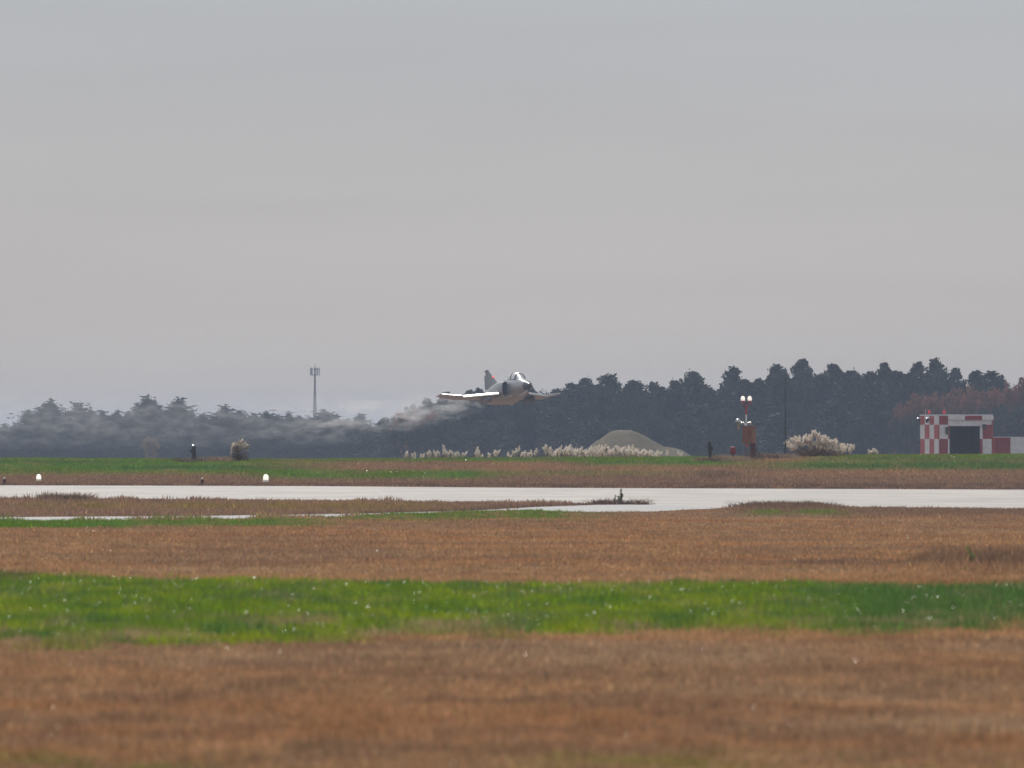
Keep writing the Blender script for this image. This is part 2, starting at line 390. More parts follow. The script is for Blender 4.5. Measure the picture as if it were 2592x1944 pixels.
    c = blend(c, blend(np.repeat(GRN_F[None], len(X), 0), GRN * 0.9, S(n1, 0.4, 0.65)), vg); g = np.maximum(g, vg); h = h + vg * 0.06
    fr_ = v * (px < 1000) * (D < ed(E_sl, px)) * S(D - ed(E_sl, px), -14, -2); h = h + fr_ * 0.22 * S(vnoise(X * 0.8, D * 0.1, 84), 0.35, 0.8)
    vb = v * band(px, py, 1850, 2700, 1284, 1308, 60, 5); c = blend(c, DULL * 0.85, vb * 0.75 * (1 - vg)); h = h + vb * 0.06
    vm = v * band(px, py, 1880, 2110, 1284, 1296, 50, 4); c = blend(c, DULL * 0.62, vm * 0.8); h = h + vm * (0.12 + 0.12 * vnoise(X * 1.5, D * 0.2, 61))
    # island between road and taxiway
    isl = (px < 1650) & (D > ed(E_su, px)) & (D < ed(E_isl, px))
    ci = np.repeat((DULL * 1.1)[None], len(X), 0)
    ci = blend(ci, OCHRE * 0.95, band(px, py, 60, 1120, 1280, 1297, 120, 6) * S(n2, 0.25, 0.5))
    ci = blend(ci, DRY * 0.9, band(px, py, -500, 1300, 1270, 1300, 60, 10) * S(n1, 0.45, 0.6) * 0.6)
    ci = blend(ci, DARK * 1.2, np.clip(S(-(D - ed(E_su, px)), -9, 0) * 0.6 * S(px, 500, 900) + S(px, 1430, 1600) * 0.55, 0, 0.9))
    c = np.where(isl[:, None], ci, c); g = np.where(isl, 0, g); h = np.where(isl, 0.08 + 0.24 * vnoise(X * 0.9, D * 0.25, 71) ** 2, h)
    tw = band(px, py, 110, 240, 1260, 1275, 30, 6) * isl; c = blend(c, DULL * 0.75, tw * 0.8); h = h + tw * 0.10
    # rise beyond the taxiway
    far = D > ed(E_top, px)
    cf = np.repeat((DRY * 0.88)[None], len(X), 0); cf = blend(cf, DULL * 1.1, S(n1, 0.4, 0.65) * 0.7)
    br = S(py, 1204, 1212); cf = blend(cf, DULL * 1.0, br * 0.85); cf = blend(cf, DARK * 1.6, S(py, 1224, 1231) * S(n2, 0.4, 0.55) * 0.75)
    gf = band(px, py, -600, 760, 1150, 1202, 140, 7) + band(px, py, 660, 1250, 1195, 1214, 70, 5) + band(px, py, 800, 1500, 1150, 1172, 60, 4) + band(px, py, 1470, 1870, 1150, 1181, 50, 5) \
        + band(px, py, 1960, 3100, 1172, 1191, 120, 4) + band(px, py, 2060, 3100, 1140, 1170, 60, 4) * 0.9 + band(px, py, 1250, 1700, 1196, 1206, 120, 4) * 0.5
    gf = np.clip(gf, 0, 1) * (1 - S(n2, 0.58, 0.72) * 0.4)
    gfc = blend(np.repeat(GRN_F[None], len(X), 0), GRN * 0.85, S(n1, 0.40, 0.6)); gfc = blend(gfc, GRN_D * 0.9, np.maximum(S(n3, 0.5, 0.66), band(px, py, 1960, 3100, 1176, 1191, 120, 4)) * 0.8)
    cf = blend(cf, gfc, gf)
    c = np.where(far[:, None], cf, c); g = np.where(far, gf, g); h = np.where(far, 0.10 + 0.05 * n2 + 0.03 * gf, h)
    ws = far * (band(px, py, 1770, 1870, 1198, 1214, 30, 5) + band(px, py, 1500, 1640, 1206, 1216, 60, 4) * 0.5)
    c = blend(c, DULL * 0.7, np.clip(ws, 0, 1) * 0.8); h = h + ws * 0.08
    return c, h, g, px, py

# ground sheet out to the horizon
gd = np.concatenate([np.linspace(-300, 90, 14), np.linspace(100, 330, 60), np.linspace(336, 760, 90), np.linspace(764, 1080, 110), np.geomspace(1100, 26000, 34)])
ga = np.concatenate([[-9000, -2500, -800, -300, -120], np.linspace(-62, 62, 126), [120, 300, 800, 2500, 9000]])
GX, GD = np.meshgrid(ga, gd, indexing='ij')
GZ = ground(GX, GD)
gv = np.stack([GX.ravel(), GD.ravel(), GZ.ravel()], 1)
nc = len(gd); ii, jj = np.meshgrid(np.arange(len(ga) - 1), np.arange(nc - 1), indexing='ij')
gf_ = np.stack([ii * nc + jj, (ii + 1) * nc + jj, (ii + 1) * nc + jj + 1, ii * nc + jj + 1], -1).reshape(-1, 4)
gcol = np.repeat((DULL * 1.0)[None], len(gv), 0)
selg = (gv[:, 1] > 95) & (gv[:, 1] < 1000)
gcol[selg] = cover(gv[selg, 0], gv[selg, 1])[0] * 0.8
M_ground = bpy.data.materials.new('field soil and turf'); M_ground.use_nodes = True
_n = M_ground.node_tree.nodes; _l = M_ground.node_tree.links; _b = _n['Principled BSDF']; _b.inputs['Roughness'].default_value = 0.95; _b.inputs['Specular IOR Level'].default_value = 0.1
_a = _n.new('ShaderNodeVertexColor'); _a.layer_name = 'tint'; _t = _n.new('ShaderNodeTexCoord'); _z = _n.new('ShaderNodeTexNoise'); _z.inputs['Scale'].default_value = 1.7; _z.inputs['Detail'].default_value = 7
_l.new(_t.outputs['Object'], _z.inputs[0]); _m = _n.new('ShaderNodeMix'); _m.data_type = 'RGBA'; _m.blend_type = 'MULTIPLY'; _m.inputs['Factor'].default_value = 0.6
_l.new(_a.outputs['Color'], _m.inputs['A']); _l.new(_z.outputs['Color'], _m.inputs['B']); _l.new(_m.outputs['Result'], _b.inputs['Base Color'])
tag(put('ground', fast_mesh('ground', gv, gf_, gcol, True), M_ground), kind='structure')

# ------------------------------------------------------------------ grass
def scatter(d0, d1, per_m2, blades, margin=1.28):
    area = 0.5 * (d1 ** 2 - d0 ** 2) * 0.0577 * margin
    n = int(area * per_m2)
    D = np.sqrt(rng.uniform(d0 ** 2, d1 ** 2, n)); X = rng.uniform(-0.5, 0.5, n) * 0.0577 * margin * D
    c, h, g, px, py = cover(X, D)
    keep = ~on_pavement(px, D)
    return [a[keep] for a in (X, D, c, h, g)] + [blades]
def blades_mesh(name, X, D, c, h, k):
    n = len(X)
    c = c * np.exp(rng.normal(0, 0.15, n))[:, None]
    X = np.repeat(X, k); D = np.repeat(D, k); c = np.repeat(c, k, 0); h = np.repeat(h, k)
    m = n * k
    bw = (0.006 + D * 3.6e-5) * rng.uniform(0.6, 1.5, m)
    sp_ = 0.05 + D * 1.3e-4
    X = X + rng.normal(0, 1, m) * sp_; D2 = D + rng.normal(0, 1, m) * sp_
    hh = h * rng.uniform(0.45, 1.35, m)
    a = rng.uniform(0, 2 * np.pi, m); le = rng.uniform(0.0, 0.75, m) * hh; la = rng.uniform(0, 2 * np.pi, m)
    z = ground(X, D2) - 0.004
    V = np.empty((m, 3, 3), np.float32)
    V[:, 0, 0] = X - np.cos(a) * bw; V[:, 0, 1] = D2 - np.sin(a) * bw; V[:, 0, 2] = z
    V[:, 1, 0] = X + np.cos(a) * bw; V[:, 1, 1] = D2 + np.sin(a) * bw; V[:, 1, 2] = z
    V[:, 2, 0] = X + np.cos(la) * le; V[:, 2, 1] = D2 + np.sin(la) * le; V[:, 2, 2] = z + hh
    cc = c * (rng.uniform(0.76, 1.24, m) * np.where(rng.random(m) < 0.03, 1.7, 1.0))[:, None] * (1 + rng.normal(0, 0.05, (m, 3)))
    cc = np.clip(np.repeat(cc, 3, 0), 0.003, 0.9)
    return fast_mesh(name, V.reshape(-1, 3), np.arange(m * 3).reshape(-1, 3), cc)
def grass(name, green, parts, label, m):
    XS, DS, CS, HS = [], [], [], []
    k = parts[0][5]
    for X, D, c, h, g, _ in parts:
        s = (g > 0.45) if green else (g <= 0.45)
        XS.append(X[s]); DS.append(D[s]); CS.append(c[s]); HS.append(h[s])
    me = blades_mesh(name, np.concatenate(XS), np.concatenate(DS), np.concatenate(CS), np.concatenate(HS), k)
    tag(put(name, me, m), label, 'grass', kind='stuff')
A1 = scatter(108, 228, 46, 4)
A2 = scatter(228, 345, 30, 4)
A3 = scatter(345, 600, 9, 4)
A4 = scatter(600, 830, 7, 4)
A5 = scatter(830, 1005, 8, 4, 1.2)
grass('dry_grass', False, [A1, A2], 'short dry brown grass of the field in front of and around the wide green strip', M_grass_dry)
grass('green_grass', True, [A1, A2], 'wide strip of bright green grass crossing the dry brown field', M_grass_green)
grass('dry_grass', False, [A3], 'mown dry brown grass between the green strip and the service road', M_grass_dry)
grass('green_grass', True, [A3], 'scattered green grass in the mown dry field', M_grass_green)
grass('dry_grass', False, [A4], 'dull brown grass along the road and taxiway edges', M_grass_dry)
grass('green_grass', True, [A4], 'green grass growing along the near edge of the service road', M_grass_green)
grass('dry_grass', False, [A5], 'brown grass on the rise beyond the taxiway', M_grass_dry)
grass('green_grass', True, [A5], 'green grass on the crest of the rise beyond the taxiway', M_grass_green)
def glint_leaves():  # extra leaves, faces turned to mirror the sun as glints
    half = (sdir + Vector((0, -1, 0))).normalized(); H = np.array(half)
    V = []
    def add(n, d0, d1, test):
        D = np.sqrt(rng.uniform(d0 ** 2, d1 ** 2, n)); X = rng.uniform(-0.5, 0.5, n) * 0.0577 * 1.25 * D
        c, h, g, px, py = cover(X, D); ok = test(g, px, py) & ~on_pavement(px, D)
        for x, d, hh in zip(X[ok], D[ok], h[ok]):
            nn = H + rng.normal(0, 0.16, 3); nn /= np.linalg.norm(nn)
            a = np.cross(nn, rng.normal(0, 1, 3)); a /= np.linalg.norm(a); b = np.cross(nn, a)
            p = np.array([x, d, float(ground(x, d)) + hh * rng.uniform(0.9, 1.15)]); k = (0.42 + d / 700.0) * rng.uniform(0.4, 1.2)
            V.extend([p - a * 0.022 * k, p + b * 0.007 * k, p + a * 0.022 * k, p - b * 0.007 * k])
    add(2600, 205, 345, lambda g, px, py: (g > 0.5) & (vnoise(px * 0.012, py * 0.05, 91) > 0.33))
    add(60, 110, 230, lambda g, px, py: g <= 0.5)
    add(150, 345, 780, lambda g, px, py: g > -1)
    add(420, 840, 960, lambda g, px, py: g > 0.4)
    V = np.array(V); o = put('glint_leaves', fast_mesh('glint_leaves', V, np.arange(len(V)).reshape(-1, 4)), M_glint_leaf)
    tag(o, 'added leaves turned to throw sun glints among the grass', 'leaves', kind='stuff')
glint_leaves()
# ------------------------------------------------------------------ trees
def leaf_cloud(centres, radii, per, size, seed):
    """many small leaf faces spread through clumps"""
    r = np.random.default_rng(seed); V = []
    for (c, rad) in zip(centres, radii):
        u = r.normal(0, 1, (per, 3)); u /= np.linalg.norm(u, axis=1)[:, None]
        p = np.array(c) + u * (r.uniform(0.2, 1, (per, 1)) ** 0.6 * np.where(r.random((per, 1)) < 0.12, r.uniform(1.0, 1.4, (per, 1)), 1.0)) * np.array([rad, rad, rad * 0.80])
        a = r.normal(0, 1, (per, 3)); a /= np.linalg.norm(a, axis=1)[:, None]
        b = np.cross(a, r.normal(0, 1, (per, 3))); b /= np.linalg.norm(b, axis=1)[:, None]
        s = size * r.uniform(0.55, 1.35, (per, 1))
        V.append(np.stack([p - a * s, p + b * s * 0.55, p + a * s, p - b * s * 0.55], 1))
    V = np.concatenate(V).reshape(-1, 3)
    return V, np.arange(len(V)).reshape(-1, 4)
def tree_proto(kind, seed):
    """unit trees about 10 m tall; returns crown and trunk meshes"""
    r = random.Random(seed); cs = []; rs = []
    H = 10.0; limbs = []
    if kind == 'cedar':
        n = 74; lean = r.uniform(-0.25, 0.25)
        for i in range(n):
            t = (i + r.random()) / n
            z = 0.6 + t * (H - 0.9)
            R0 = 2.0 * (1 - t ** 3.4) ** 0.75 * (0.72 + 0.5 * r.random()) * (0.8 + 0.2 * min(1, t * 4))
            a = r.uniform(0, 6.283)
            q = r.uniform(0.45, 1.0)
            cs.append((math.cos(a) * R0 * q + lean * t, math.sin(a) * R0 * q, z)); rs.append(0.52 + 0.50 * (1 - t) * r.uniform(0.6, 1.1) + 0.10)
            if i % 3 == 0: limbs.append(cs[-1])
        cs.append((lean, 0, H - 0.25)); rs.append(0.33)
        per, size = 40, 0.235
    else:
        n = 64
        for i in range(n):
            u = Vector((r.gauss(0, 1), r.gauss(0, 1), r.gauss(0, 1))).normalized()
            k = r.uniform(0.55, 1.0); z = 5.6 + u.z * 3.7 * k
            cs.append((u.x * 3.3 * k, u.y * 3.3 * k, max(z, 1.3))); rs.append(r.uniform(0.75, 1.25))
            if i % 4 == 0: limbs.append(cs[-1])
        for i in range(14):
            a = r.uniform(0, 6.283); cs.append((math.cos(a) * 2.6, math.sin(a) * 2.6, r.uniform(0.7, 2.6))); rs.append(r.uniform(0.7, 1.1))
        per, size = 40, 0.26
    V, F = leaf_cloud(cs, rs, per, size, seed)
    mb = MB(); mb.tube([(0, 0, -0.5), (0.04, 0, 2.5), (-0.03, 0.02, 6), (0, 0, 9.2 if kind == 'cedar' else 7.2)], [0.24, 0.19, 0.12, 0.03], 7)
    for c in limbs: mb.tube([(0, 0, max(0.6, c[2] - 0.9)), c], [0.06, 0.02], 4)
    return fast_mesh(kind + '_crown', V, F), mb.mesh('trunk', True)
def wispy_proto(seed):
    """far crown of long thin wisps, shaped to imitate heat shimmer"""
    r = np.random.default_rng(seed); n = 2600
    t = r.uniform(0, 1, n) ** 0.8; z = 0.4 + t * 8.6 + r.normal(0, 0.28 + 0.35 * t, n)
    R0 = 2.3 * (1 - np.clip(t, 0, 1) ** 5.0) ** 0.5 * (0.85 + 0.15 * np.sin(t * 13 + seed)) + 0.25
    a = r.uniform(0, 2 * np.pi, n); q = np.abs(r.normal(0, 0.62, n))
    p = np.stack([np.cos(a) * R0 * q, np.sin(a) * R0 * q, z], 1)
    th = r.uniform(0, 2 * np.pi, n); l = r.uniform(0.25, 0.75, n)
    u = np.stack([np.cos(th) * l, np.sin(th) * l, r.normal(0, 0.13, n)], 1); w = np.stack([np.zeros(n), np.zeros(n), r.uniform(0.06, 0.16, n)], 1)
    V = np.stack([p - u, p - w, p + u, p + w], 1).reshape(-1, 3)
    mb = MB(); mb.tube([(0, 0, -0.5), (0.04, 0, 4), (0, 0, 8)], [0.24, 0.16, 0.04], 7)
    return fast_mesh('wispy_crown', V, np.arange(len(V)).reshape(-1, 4)), mb.mesh('trunk', True)
WISPY = [wispy_proto(300 + i) for i in range(5)]
CEDARS = [tree_proto('cedar', 100 + i) for i in range(6)]
BROADS = [tree_proto('broad', 200 + i) for i in range(5)]
CROWN_SETS = {}
for key, protos, m in (('cedar', CEDARS, M_cedar), ('wispy', WISPY, M_cedar), ('ever', BROADS, M_broad), ('autumn', BROADS, M_autumn), ('ginkgo', BROADS[:1], M_ginkgo)):
    CROWN_SETS[key] = []
    for c, t in protos:
        cm = c.copy(); cm.materials.clear(); cm.materials.append(m)
        if not t.materials: t.materials.append(M_bark)
        CROWN_SETS[key].append((cm, t))
tree_n = 0
def tree(key, px, ytop, d, wpx, label, group, name):
    """tree whose top stands at photograph row ytop, crown wpx wide, at distance d"""
    global tree_n
    tree_n += 1
    if px < 960 and key in ('cedar', 'ever') and d > 2700: key = 'wispy'
    cm, tm = CROWN_SETS[key][random.randrange(len(CROWN_SETS[key]))]
    X = xw(px, d); z0 = float(ground(X, d)); hgt = zw(ytop, d) - z0
    top = {'cedar': 10.55, 'wispy': 10.0}.get(key, 10.5)
    wid = {'cedar': 3.9, 'wispy': 4.2}.get(key, 7.6)
    wpx = wpx * float(np.interp(px, [0, 900, 1150], [0.72, 0.72, 1.0]))
    s = wpx / FPX * d / wid
    o = empty(name, (X, d, z0), random.uniform(0, 6.28)); o.scale = (s, s, hgt / top)
    put('crown', cm, None, o); put('trunk', tm, None, o)
    tag(o, label, 'tree', group); return o
PLACES = [(2490, 'behind the low painted wall'), (2330, 'behind the checkered shelter'), (2150, 'between the pampas bush and the shelter'), (1998, 'behind the big pampas bush'), (1935, 'behind the whip antenna'),
          (1835, 'behind the sensor station'), (1745, 'behind the dark post'), (1480, 'behind the grassy mound'), (1420, 'between aircraft and mound'), (1110, 'behind the aircraft'), (870, 'behind the exhaust smoke'),
          (740, 'below the antenna tower'), (640, 'behind the plain edge light'), (570, 'behind the greyish pampas bush'), (440, 'behind the capped post'), (330, 'behind the yellow tree'), (40, 'behind the rod topped light')]
def place_word(px):
    for p, w in PLACES:
        if px > p: return w
    return 'at the hazy end of the wood'
PROF = [(-500, 1062), (0, 1068), (47, 1058), (82, 1030), (129, 1016), (165, 1032), (199, 1022), (235, 1036), (270, 1030), (340, 1026), (375, 1007), (412, 1030), (451, 1012), (485, 1036), (515, 1038), (570, 1030), (656, 1031),
        (740, 1040), (820, 1040), (937, 1043), (996, 1034), (1019, 1014), (1060, 1012), (1101, 997), (1131, 986), (1172, 984), (1210, 978), (1262, 966), (1347, 970), (1376, 964), (1406, 963), (1445, 962), (1482, 946), (1510, 958), (1535, 936), (1570, 961), (1605, 956),
        (1640, 963), (1693, 951), (1720, 943), (1753, 928), (1777, 951), (1802, 965), (1826, 941), (1851, 917), (1871, 931), (1895, 936), (1908, 947), (1936, 927), (1973, 911), (2001, 925), (2036, 897), (2058, 916), (2079, 933), (2103, 910), (2123, 941), (2140, 933),
        (2156, 926), (2192, 935), (2209, 914), (2239, 905), (2262, 918), (2282, 939), (2302, 937), (2315, 913), (2335, 897), (2370, 895), (2392, 900), (2420, 937), (2445, 931), (2471, 926), (2494, 943), (2518, 929), (2547, 936), (2592, 930), (3100, 915)]
PX_, PY_ = [np.array(v, float) for v in zip(*PROF)]
def prof(px): return float(np.interp(px, PX_, PY_))
def tdist(px): return float(np.interp(px, [-400, 300, 900, 1100, 1500, 2592], [2950, 2950, 2750, 2500, 2380, 2320]))
tr = random.Random(5)
for i in range(1, len(PROF) - 1):                       # the trees that make the skyline
    (px, y) = PROF[i]
    if y <= PROF[i - 1][1] and y <= PROF[i + 1][1] and px > 20:
        w = tr.uniform(80, 122)
        tree('cedar', px, y, tdist(px) + 25, w, 'tall dark cedar standing out on the skyline ' + place_word(px), 'skyline cedars', 'cedar_tree')
for px in (1048, 1082, 1104, 1131, 1160, 1186, 1214, 1246, 1290, 1335, 1376, 1408, 1442, 1605, 1650, 1700):
    tree('ever' if px % 4 == 0 else 'cedar', px, prof(px) - 3, tdist(px) + 25, tr.uniform(70, 96), 'dark tree on the rising skyline ' + place_word(px), 'trees of the rising skyline', 'skyline_tree')
def wood(px0, px1, step, ytop, dd, wid, word, group):
    px = px0
    while px < px1:
        cedar = tr.random() < 0.55
        tree('cedar' if cedar else 'ever', px, ytop(px), tdist(px) + dd(), tr.uniform(*wid), word + (' dark cedar ' if cedar else ' round dark evergreen ') + place_word(px), group, 'cedar_tree' if cedar else 'evergreen_tree')
        px += tr.uniform(*step)
wood(-330, 2960, (26, 36), lambda p: min(prof(p), prof(p - 14), prof(p + 14)) + tr.uniform(8, 22), lambda: tr.uniform(-10, 18), (76, 112), 'close standing', 'trees of the wood')
wood(-300, 2940, (50, 66), lambda p: prof(p) + tr.uniform(26, 44), lambda: tr.uniform(50, 70), (100, 130), 'half hidden', 'trees at the back of the wood')
wood(-320, 2960, (40, 54), lambda p: prof(p) + (1150 - prof(p)) * tr.uniform(0.30, 0.55), lambda: -tr.uniform(30, 55), (80, 115), 'lower', 'front trees of the wood')
for (px, y, w) in [(2283, 1000, 60), (2318, 978, 74), (2362, 963, 80), (2412, 957, 84), (2460, 962, 84), (2508, 952, 84), (2556, 936, 92), (2604, 925, 100), (2660, 925, 100), (2720, 930, 100)]:
    tree('autumn', px, y, 2255 + (px % 17), w, 'rust red autumn tree in front of the wood behind the checkered building', 'autumn trees', 'autumn_tree')
for (px, y, w) in [(1015, 1020, 62), (1052, 1012, 70), (1092, 1016, 60)]:
    tree('autumn', px, y, 2470, w, 'rust red autumn tree below the wing tip at the end of the wood', 'autumn trees', 'autumn_tree')
for (px, y, w) in [(1008, 1056, 56), (1048, 1052, 62), (1090, 1050, 62), (2272, 1042, 56), (2300, 1045, 70), (2345, 1030, 80), (2392, 1022, 84), (2440, 1024, 84), (2488, 1020, 84), (2540, 1008, 90), (2592, 1000, 96), (2650, 1000, 96)]:
    tree('ever', px, y, (2238 if px > 2000 else 2440) + (px % 11), w, 'dark green tree below the rust red autumn crowns', 'trees below the autumn crowns', 'evergreen_tree')
tree('ginkgo', 382, 1096, 2700, 66, 'small yellow autumn tree at the foot of the hazy wood', None, 'yellow_tree')
for (px, y, w) in [(2150, 1062, 60), (2190, 1055, 50)]:
    tree('ever', px, y, 2200, w, 'small olive green tree at the foot of the wood beside the checkered building', 'small trees', 'small_tree')

# grassy mound in front of the wood
def mound(d=1700.0):
    pts = [(1455, 1156), (1472, 1148), (1500, 1124), (1530, 1104), (1548, 1092.5), (1563, 1090), (1598, 1090), (1612, 1094), (1650, 1115), (1680, 1131), (1705, 1135), (1727, 1140), (1748, 1154), (1775, 1168)]
    xs, ys = zip(*pts); V = []; cols = 60; rows = 26
    for i in range(cols + 1):
        px = 1405 + (1790 - 1405) * i / cols; top = max(0.0, zw(float(np.interp(px, xs, ys)), d) - 1.45) if 1405 < px < 1790 else 0
        if px < 1440: top *= max(0, (px - 1405) / 35)
        if px > 1770: top *= max(0, (1790 - px) / 20)
        X = xw(px, d)
        for j in range(rows + 1):
            u = -1 + 2 * j / rows
            f = max(0.0, 1 - abs(u)) ** 0.8
            V.append((X, d + u * 9.0, 1.30 + (top + 0.15) * min(1.0, f * 1.25) + 0.22 * (float(fnoise(X * 1.6, u * 9, 5)) - 0.5)))
    n = rows + 1
    F = [(i * n + j, (i + 1) * n + j, (i + 1) * n + j + 1, i * n + j + 1) for i in range(cols) for j in range(rows)]
    m = mat('mound turf', (0.095, 0.090, 0.058), 0.95, spec=0.1, scale=0.5, col2=(0.175, 0.142, 0.105), bump=0.8)
    o = put('mound', fast_mesh('mound', V, F, None, True), m); tag(o, 'rounded grassy earth mound in front of the dark wood', 'mound', kind='structure')
mound()

# ------------------------------------------------------------------ mobile phone tower far behind
def phone_tower(px=797, d=4300.0):
    X = xw(px, d); z0 = 1.2; k = d / FPX
    o = empty('antenna_tower', (X, d, z0))
    zt = lambda y: zw(y, d) - z0
    MB().tube([(0, 0, -0.3), (0, 0, zt(1030)), (0, 0, zt(985)), (0, 0, zt(930))], [0.62, 0.44, 0.28, 0.17], 12).build('mast', M_tower, o, True)
    r0 = 11.5 * k
    for y in (935, 948):
        pts = [(math.cos(a) * r0 * 0.8, math.sin(a) * r0 * 0.8, zt(y)) for a in [2 * math.pi * i / 12 for i in range(13)]]
        rg = MB(); rg.tube(pts, 0.07, 5)
        for i in range(3):
            a = i * 2.094 + 0.4; rg.tube([(0, 0, zt(y)), (math.cos(a) * r0 * 0.8, math.sin(a) * r0 * 0.8, zt(y))], 0.06, 5)
        rg.build('ring_mount', M_tower, o)
    for i in range(5):
        a = i * 1.257 + 0.25
        MB().box((math.cos(a) * r0, math.sin(a) * r0, zt(940)), (0.16, 0.30, 18 * k), a, 0.04).build('panel_antenna', M_tower, o)
    MB().tube([(0, 0, zt(931)), (0, 0, zt(921))], 0.05, 6).build('lightning_rod', M_tower, o)
    MB().lathe([(1.25, 0), (1.25, 0.08)], (0, 0, zt(951)), 14).build('platform', M_tower, o)
    tag(o, 'slim grey mobile phone tower with a ring of panel antennas, far off in haze', 'antenna tower')
phone_tower()

# ------------------------------------------------------------------ the aircraft
def aircraft():
    yaw, pit, roll = R(13.3), R(4.6), R(-0.5)
    D0 = 1672.0
    f = Vector((math.sin(yaw), -math.cos(yaw), 0)); up = Vector((0, 0, 1))
    fp = f * math.cos(pit) + up * math.sin(pit); upp = up * math.cos(pit) - f * math.sin(pit); lat = Vector((-math.cos(yaw), -math.sin(yaw), 0))
    lat, upp = lat * math.cos(roll) + upp * math.sin(roll), upp * math.cos(roll) - lat * math.sin(roll)
    Mx = Matrix((-fp, lat, upp)).transposed()
    S0, Z0 = 9.5, -1.1
    nose = Vector((xw(1343, D0), D0, zw(974, D0)))
    loc = nose - Mx @ Vector((0 - S0, 0, -0.2 - Z0))
    root = empty('jet_fighter', loc); root.rotation_euler = Mx.to_euler()
    tag(root, 'light grey twin engine jet fighter just off the ground trailing smoke', 'aircraft')
    P = lambda s, l, z: (s - S0, l, z - Z0)
    def ring(s, hw, zt, zb, l0=0.0, n=24, ex=2.3, exb=None):
        out = []
        zc = 0.5 * (zt + zb); hh = 0.5 * (zt - zb)
        for k in range(n):
            a = 2 * math.pi * k / n; c, sn = math.cos(a), math.sin(a)
            e_ = ex if sn >= 0 else (exb or ex)
            out.append(P(s, l0 + hw * math.copysign(abs(c) ** (2 / e_), c), zc + hh * math.copysign(abs(sn) ** (2 / e_), sn)))
        return out
    # nose cone and fuselage
    MB().loft([ring(s, *v) for s, v in [(0.0, (0.02, -0.17, -0.21)), (0.12, (0.13, -0.06, -0.32)), (0.5, (0.29, 0.08, -0.48)), (1.0, (0.42, 0.205, -0.585)), (1.35, (0.485, 0.27, -0.635))]]).build('radome', M_radome, root, True)
    MB().loft([ring(s, *v) for s, v in [(1.35, (0.487, 0.273, -0.637)), (1.75, (0.545, 0.355, -0.685)), (2.3, (0.60, 0.50, -0.74)), (3.0, (0.65, 0.66, -0.79)), (3.5, (0.67, 0.72, -0.80)), (4.2, (0.70, 0.78, -0.84)), (5.4, (0.76, 0.90, -0.88)), (6.6, (0.82, 1.00, -0.92)),
            (8.4, (0.86, 1.20, -0.95)), (10.0, (0.92, 1.14, -0.98)), (12.0, (0.95, 1.02, -0.96)), (14.0, (0.80, 0.92, -0.72)), (15.4, (0.55, 0.84, -0.20)), (17.2, (0.36, 0.74, 0.08)), (18.9, (0.12, 0.55, 0.25))]]).build('fuselage', M_jet, root, True)
    # belly between and under the engines
    MB().loft([ring(s, hw, zt, zb, 0, 20, 3.2) for s, hw, zt, zb in [(5.6, 0.55, -0.55, -0.93), (7.5, 1.02, -0.45, -1.02), (10, 1.22, -0.4, -1.08), (12.5, 1.2, -0.4, -1.04), (14.2, 1.05, -0.4, -0.90), (15.0, 0.9, -0.35, -0.66)]]).build('belly', M_jet_belly, root, True)
    gp = MB().loft([ring(s, hw, zt, zb) for s, hw, zt, zb in [(0.75, 0.05, -0.60, -0.70), (0.95, 0.14, -0.52, -0.82), (2.0, 0.19, -0.55, -0.97), (3.6, 0.2, -0.6, -1.0), (5.2, 0.08, -0.7, -0.93)]]).build('gun_fairing', M_jet_belly, root, True)
    MB().tube([P(0.70, 0, -0.66), P(1.1, 0, -0.68)], [0.10, 0.11], 10).build('gun_muzzle', M_hollow_shade, gp, True)
    MB().tube([P(-0.55, 0, -0.19), P(0.05, 0, -0.19)], [0.012, 0.03], 6).build('pitot_tube', M_steel, root)
    # canopies
    def can(name, s0, s1, h0, h1, hw, m):
        rr = []
        for t in [0, 0.06, 0.18, 0.35, 0.55, 0.75, 0.9, 1.0]:
            s = s0 + (s1 - s0) * t; b = h0 + (h1 - h0) * t - 0.10
            k = min(1.0, (t / 0.35) ** 0.6) if name == 'windscreen' else 1.0
            top = np.interp(s, [3.35, 4.0, 4.6, 5.6, 6.8, 7.7, 8.5], [0.66, 1.06, 1.36, 1.47, 1.46, 1.36, 1.21])
            w = hw * np.interp(s, [3.35, 4.2, 5.0, 7.4, 8.5], [0.45, 0.92, 1.0, 0.95, 0.6])
            rr.append([P(s, w * math.copysign(abs(math.cos(a)) ** 0.9, math.cos(a)), b + (top - b) * math.sin(a)) for a in [math.pi * k_ / 14 for k_ in range(15)]])
        return MB().loft(rr).build(name, m, root, True)
    can('windscreen', 3.35, 4.28, 0.66, 0.76, 0.50, M_canopy_glint)
    can('front_canopy', 4.34, 5.95, 0.78, 0.93, 0.52, M_canopy_glint)
    can('rear_canopy', 6.05, 8.45, 0.95, 1.19, 0.52, M_canopy_glint)
    for s in (4.31, 6.0):
        top = float(np.interp(s, [3.35, 4.0, 4.6, 5.6, 6.8, 7.7, 8.5], [0.66, 1.06, 1.36, 1.47, 1.46, 1.36, 1.21]))
        b = float(np.interp(s, [3.35, 8.45], [0.56, 1.09]))
        MB().tube([P(s, 0.53 * math.cos(a), b + (top + 0.015 - b) * math.sin(a)) for a in [math.pi * k / 12 for k in range(13)]], 0.045, 6).build('canopy_frame', M_jet_fin, root, True)
